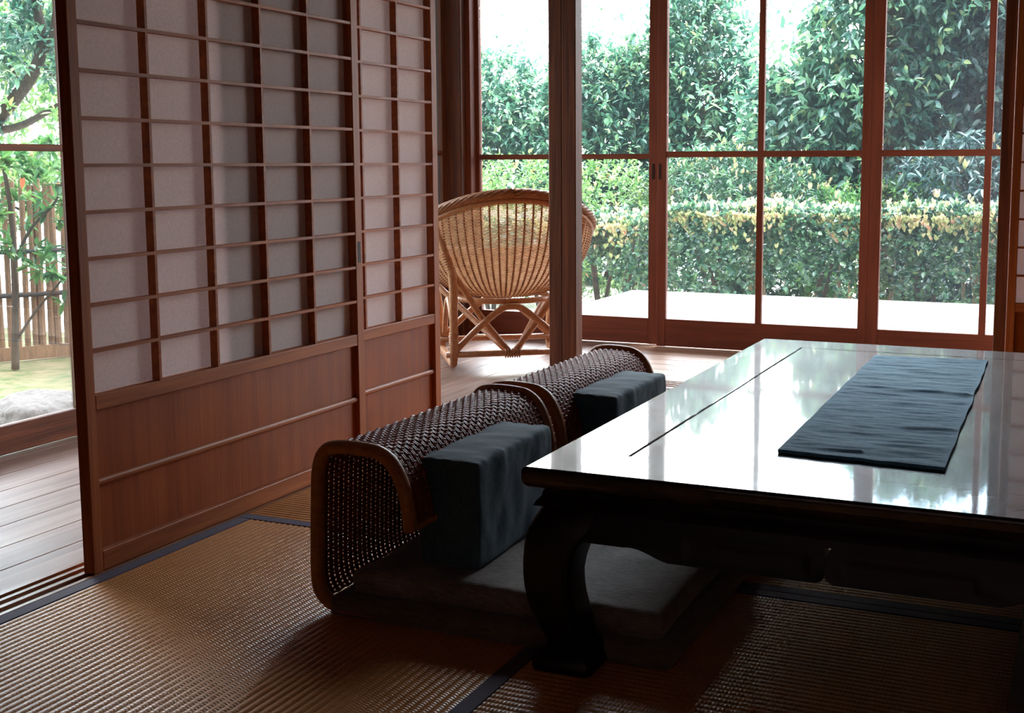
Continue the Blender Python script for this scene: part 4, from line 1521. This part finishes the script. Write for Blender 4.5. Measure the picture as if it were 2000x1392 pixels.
tree('evergreen_tree', (-0.7, 11.2, -0.45), [(-1.2, 11.2, 1.0, .7, .6, .9), (-0.6, 11.2, 1.85, .8, .6, .8), (0.2, 11.2, 1.2, .8, .6, 1.0), (-1.1, 11.2, 2.3, .65, .6, .5), (0.3, 11.2, 2.05, .8, .6, .65)], 3900, 8, 0.11, M['leaf_dark'],
     'dark bluish evergreen tree behind the right glass door with the mesh', 'tree', G, droop=0.75, r0=0.07, upn=0.6)
tree('evergreen_tree', (1.6, 11.6, -0.45), [(1.4, 11.6, 1.0, .9, .7, 1.1), (1.9, 11.6, 1.8, .9, .7, .8)], 1300, 8, 0.11, M['leaf_dark'],
     'dark evergreen tree hidden behind the right paper door', 'tree', G, droop=0.6, r0=0.07)

# ---- left garden
fence = empty('bamboo_fence', (-6.30, 5.86, -0.45), math.atan2(0.369, 0.233), label='weathered bamboo pole fence with dark rails in the left garden', cat='fence')
for i in range(-22, 40):
    x_ = i * 0.049 + random.uniform(-0.006, 0.006)
    r_ = random.uniform(0.017, 0.024)
    h_ = 1.13 + random.uniform(-0.05, 0.05)
    pts, rr = [], []
    z_ = 0.09
    lean = random.uniform(-0.012, 0.012)
    node = random.uniform(0.12, 0.3)
    while z_ < h_:
        pts.append((x_ + lean * z_, 0, z_)); rr.append(r_)
        z_ += 0.05
        if z_ > node:
            pts += [(x_ + lean * node, 0, node), (x_ + lean * node, 0, node + 0.006), (x_ + lean * node, 0, node + 0.014)]; rr += [r_, r_ * 1.16, r_]
            z_ = node + 0.04
            node += random.uniform(0.2, 0.3)
    pts.append((x_ + lean * h_, 0, h_)); rr.append(r_)
    MB().tube(pts, rr, 8).build('bamboo_pole', M['bamboo'], fence, smooth='auto')
for z_ in (0.42, 0.70):
    for sgn in (-1, 1):
        MB().tube([(-1.15, sgn * 0.032, z_), (2.3, sgn * 0.032, z_ + 0.01)], 0.014, 7).build('rail', M['rope'], fence, smooth=True)
MB().box(-1.3, 2.3, -0.02, 0.02, 0.0, 0.088, 0.003).build('base_board', M['bamboo'], fence)


def rock(name, loc, s, seed, label):
    import bmesh
    bm = bmesh.new()
    bmesh.ops.create_icosphere(bm, subdivisions=5, radius=1)
    for v in bm.verts:
        d_ = v.co.copy()
        k_ = 1 + 0.22 * mnoise.noise(d_ * 1.4 + Vector((seed, 0, 0))) + 0.08 * mnoise.noise(d_ * 4 + Vector((seed, 3, 0))) + 0.02 * mnoise.noise(d_ * 14)
        v.co = Vector((d_.x * s[0], d_.y * s[1], d_.z * s[2])) * k_
        if v.co.z < -s[2] * 0.35:
            v.co.z = -s[2] * 0.35
    me = bpy.data.meshes.new(name); bm.to_mesh(me); bm.free()
    me.materials.append(M['rock'])
    me.polygons.foreach_set('use_smooth', [True] * len(me.polygons))
    o = bpy.data.objects.new(name, me); COL.objects.link(o)
    o.location = loc
    return tag(o, label, 'rock')


rock('garden_rock', (-4.50, 4.26, -0.42), (0.36, 0.32, 0.17), 2.0, 'broad pale grey garden rock just outside the side veranda')
rock('garden_rock', (-5.12, 3.98, -0.42), (0.12, 0.12, 0.09), 5.0, 'small grey stone at the left edge of the photo beside the broad rock')

# young tree in front of the fence: thin trunk with loose leaf whorls
tree('garden_tree', (-6.09, 5.5, -0.45), [(-6.12, 5.45, 0.78, .24, .25, .16), (-5.80, 5.65, 0.80, .22, .2, .16), (-6.1, 5.5, 0.50, .16, .2, .12), (-5.78, 5.66, 0.56, .16, .15, .12), (-6.02, 5.5, 0.33, .12, .12, .08),
     (-5.84, 5.62, 0.20, .16, .14, .10), (-5.72, 5.66, 0.02, .14, .12, .07)], 110, 9, 0.085, M['leaf_mid'],
     'young tree with loose leaf whorls and thin dark trunk in front of the bamboo fence', 'tree', droop=-0.1, wr=0.38, tw=0.02, surf=0.3,
     limbs=[([(-6.09, 5.5, -0.45), (-6.065, 5.5, -0.1), (-6.055, 5.5, 0.1), (-6.05, 5.5, 0.5), (-6.1, 5.5, 0.85)], 0.024, 0.012),
            ([(-6.08, 5.5, -0.28), (-5.95, 5.56, -0.08), (-5.8, 5.62, 0.1), (-5.68, 5.68, 0.28)], 0.010, 0.005),
            ([(-6.06, 5.5, 0.2), (-5.95, 5.55, 0.42), (-5.8, 5.62, 0.6), (-5.75, 5.66, 0.85)], 0.012, 0.005)])
tree('shrub', (-7.2, 7.4, -0.45), [(-7.7, 6.6, 0.62, .7, .5, .36), (-7.2, 7.3, 0.66, .6, .5, .36), (-6.7, 7.9, 0.66, .6, .5, .36), (-6.2, 8.5, 0.6, .6, .5, .4)], 1500, 8, 0.07, M['leaf_bright'],
     'bright yellow green shrub rising over the bamboo fence', 'shrub', droop=-0.1, wr=0.4, tw=0.05, r0=0.03, surf=0.5, young=120, yl=0.06)
tree('garden_tree', (-9.7, 8.2, -0.45), [(-9.3, 8.6, 2.35, .7, .6, .35), (-8.6, 8.5, 2.2, .5, .5, .35), (-9.2, 8.1, 1.85, .45, .4, .25), (-8.5, 8.1, 1.75, .28, .3, .2), (-9.25, 8.1, 1.35, .3, .3, .18), (-10.2, 8.2, 1.9, .9, .6, .6), (-8.0, 8.9, 2.1, .6, .5, .5)], 950, 8, 0.10, M['leaf_tree'],
     'dark leaved tree with crooked trunk leaning across the upper left garden', 'tree', droop=0.15, wr=0.42, tw=0.12, surf=0.2,
     limbs=[([(-9.7, 8.2, -0.45), (-9.5, 8.2, 0.5), (-9.2, 8.2, 1.12), (-8.89, 8.2, 1.40), (-8.69, 8.2, 1.58), (-8.55, 8.2, 1.80), (-8.54, 8.2, 2.0), (-8.58, 8.2, 2.3), (-8.5, 8.3, 2.9)], 0.075, 0.035),
            ([(-9.15, 8.2, 1.12), (-8.95, 8.18, 1.13), (-8.7, 8.15, 1.18), (-8.38, 8.1, 1.28), (-7.9, 8.1, 1.45)], 0.040, 0.025),
            ([(-8.62, 8.2, 1.66), (-8.45, 8.2, 1.86), (-8.36, 8.2, 2.15), (-8.2, 8.3, 2.7)], 0.025, 0.015),
            ([(-8.8, 8.2, 1.5), (-9.05, 8.2, 1.78), (-9.4, 8.2, 1.88)], 0.018, 0.01)])
tree('garden_tree', (-10.2, 11.4, -0.45), [(-11.0, 10.9, 1.3, 1.3, .9, .8), (-9.6, 12.0, 1.3, 1.3, .9, .8), (-8.6, 12.6, 1.3, 1.2, .9, .8), (-11.5, 10.5, 2.4, 1.0, .8, .5), (-9.8, 11.8, 2.5, .9, .8, .5)], 1500, 8, 0.12, M['leaf_bright'],
     'pale yellow green tree glowing behind the crooked tree', 'tree', droop=0.1, wr=0.42, tw=0.12, r0=0.09, surf=0.3)
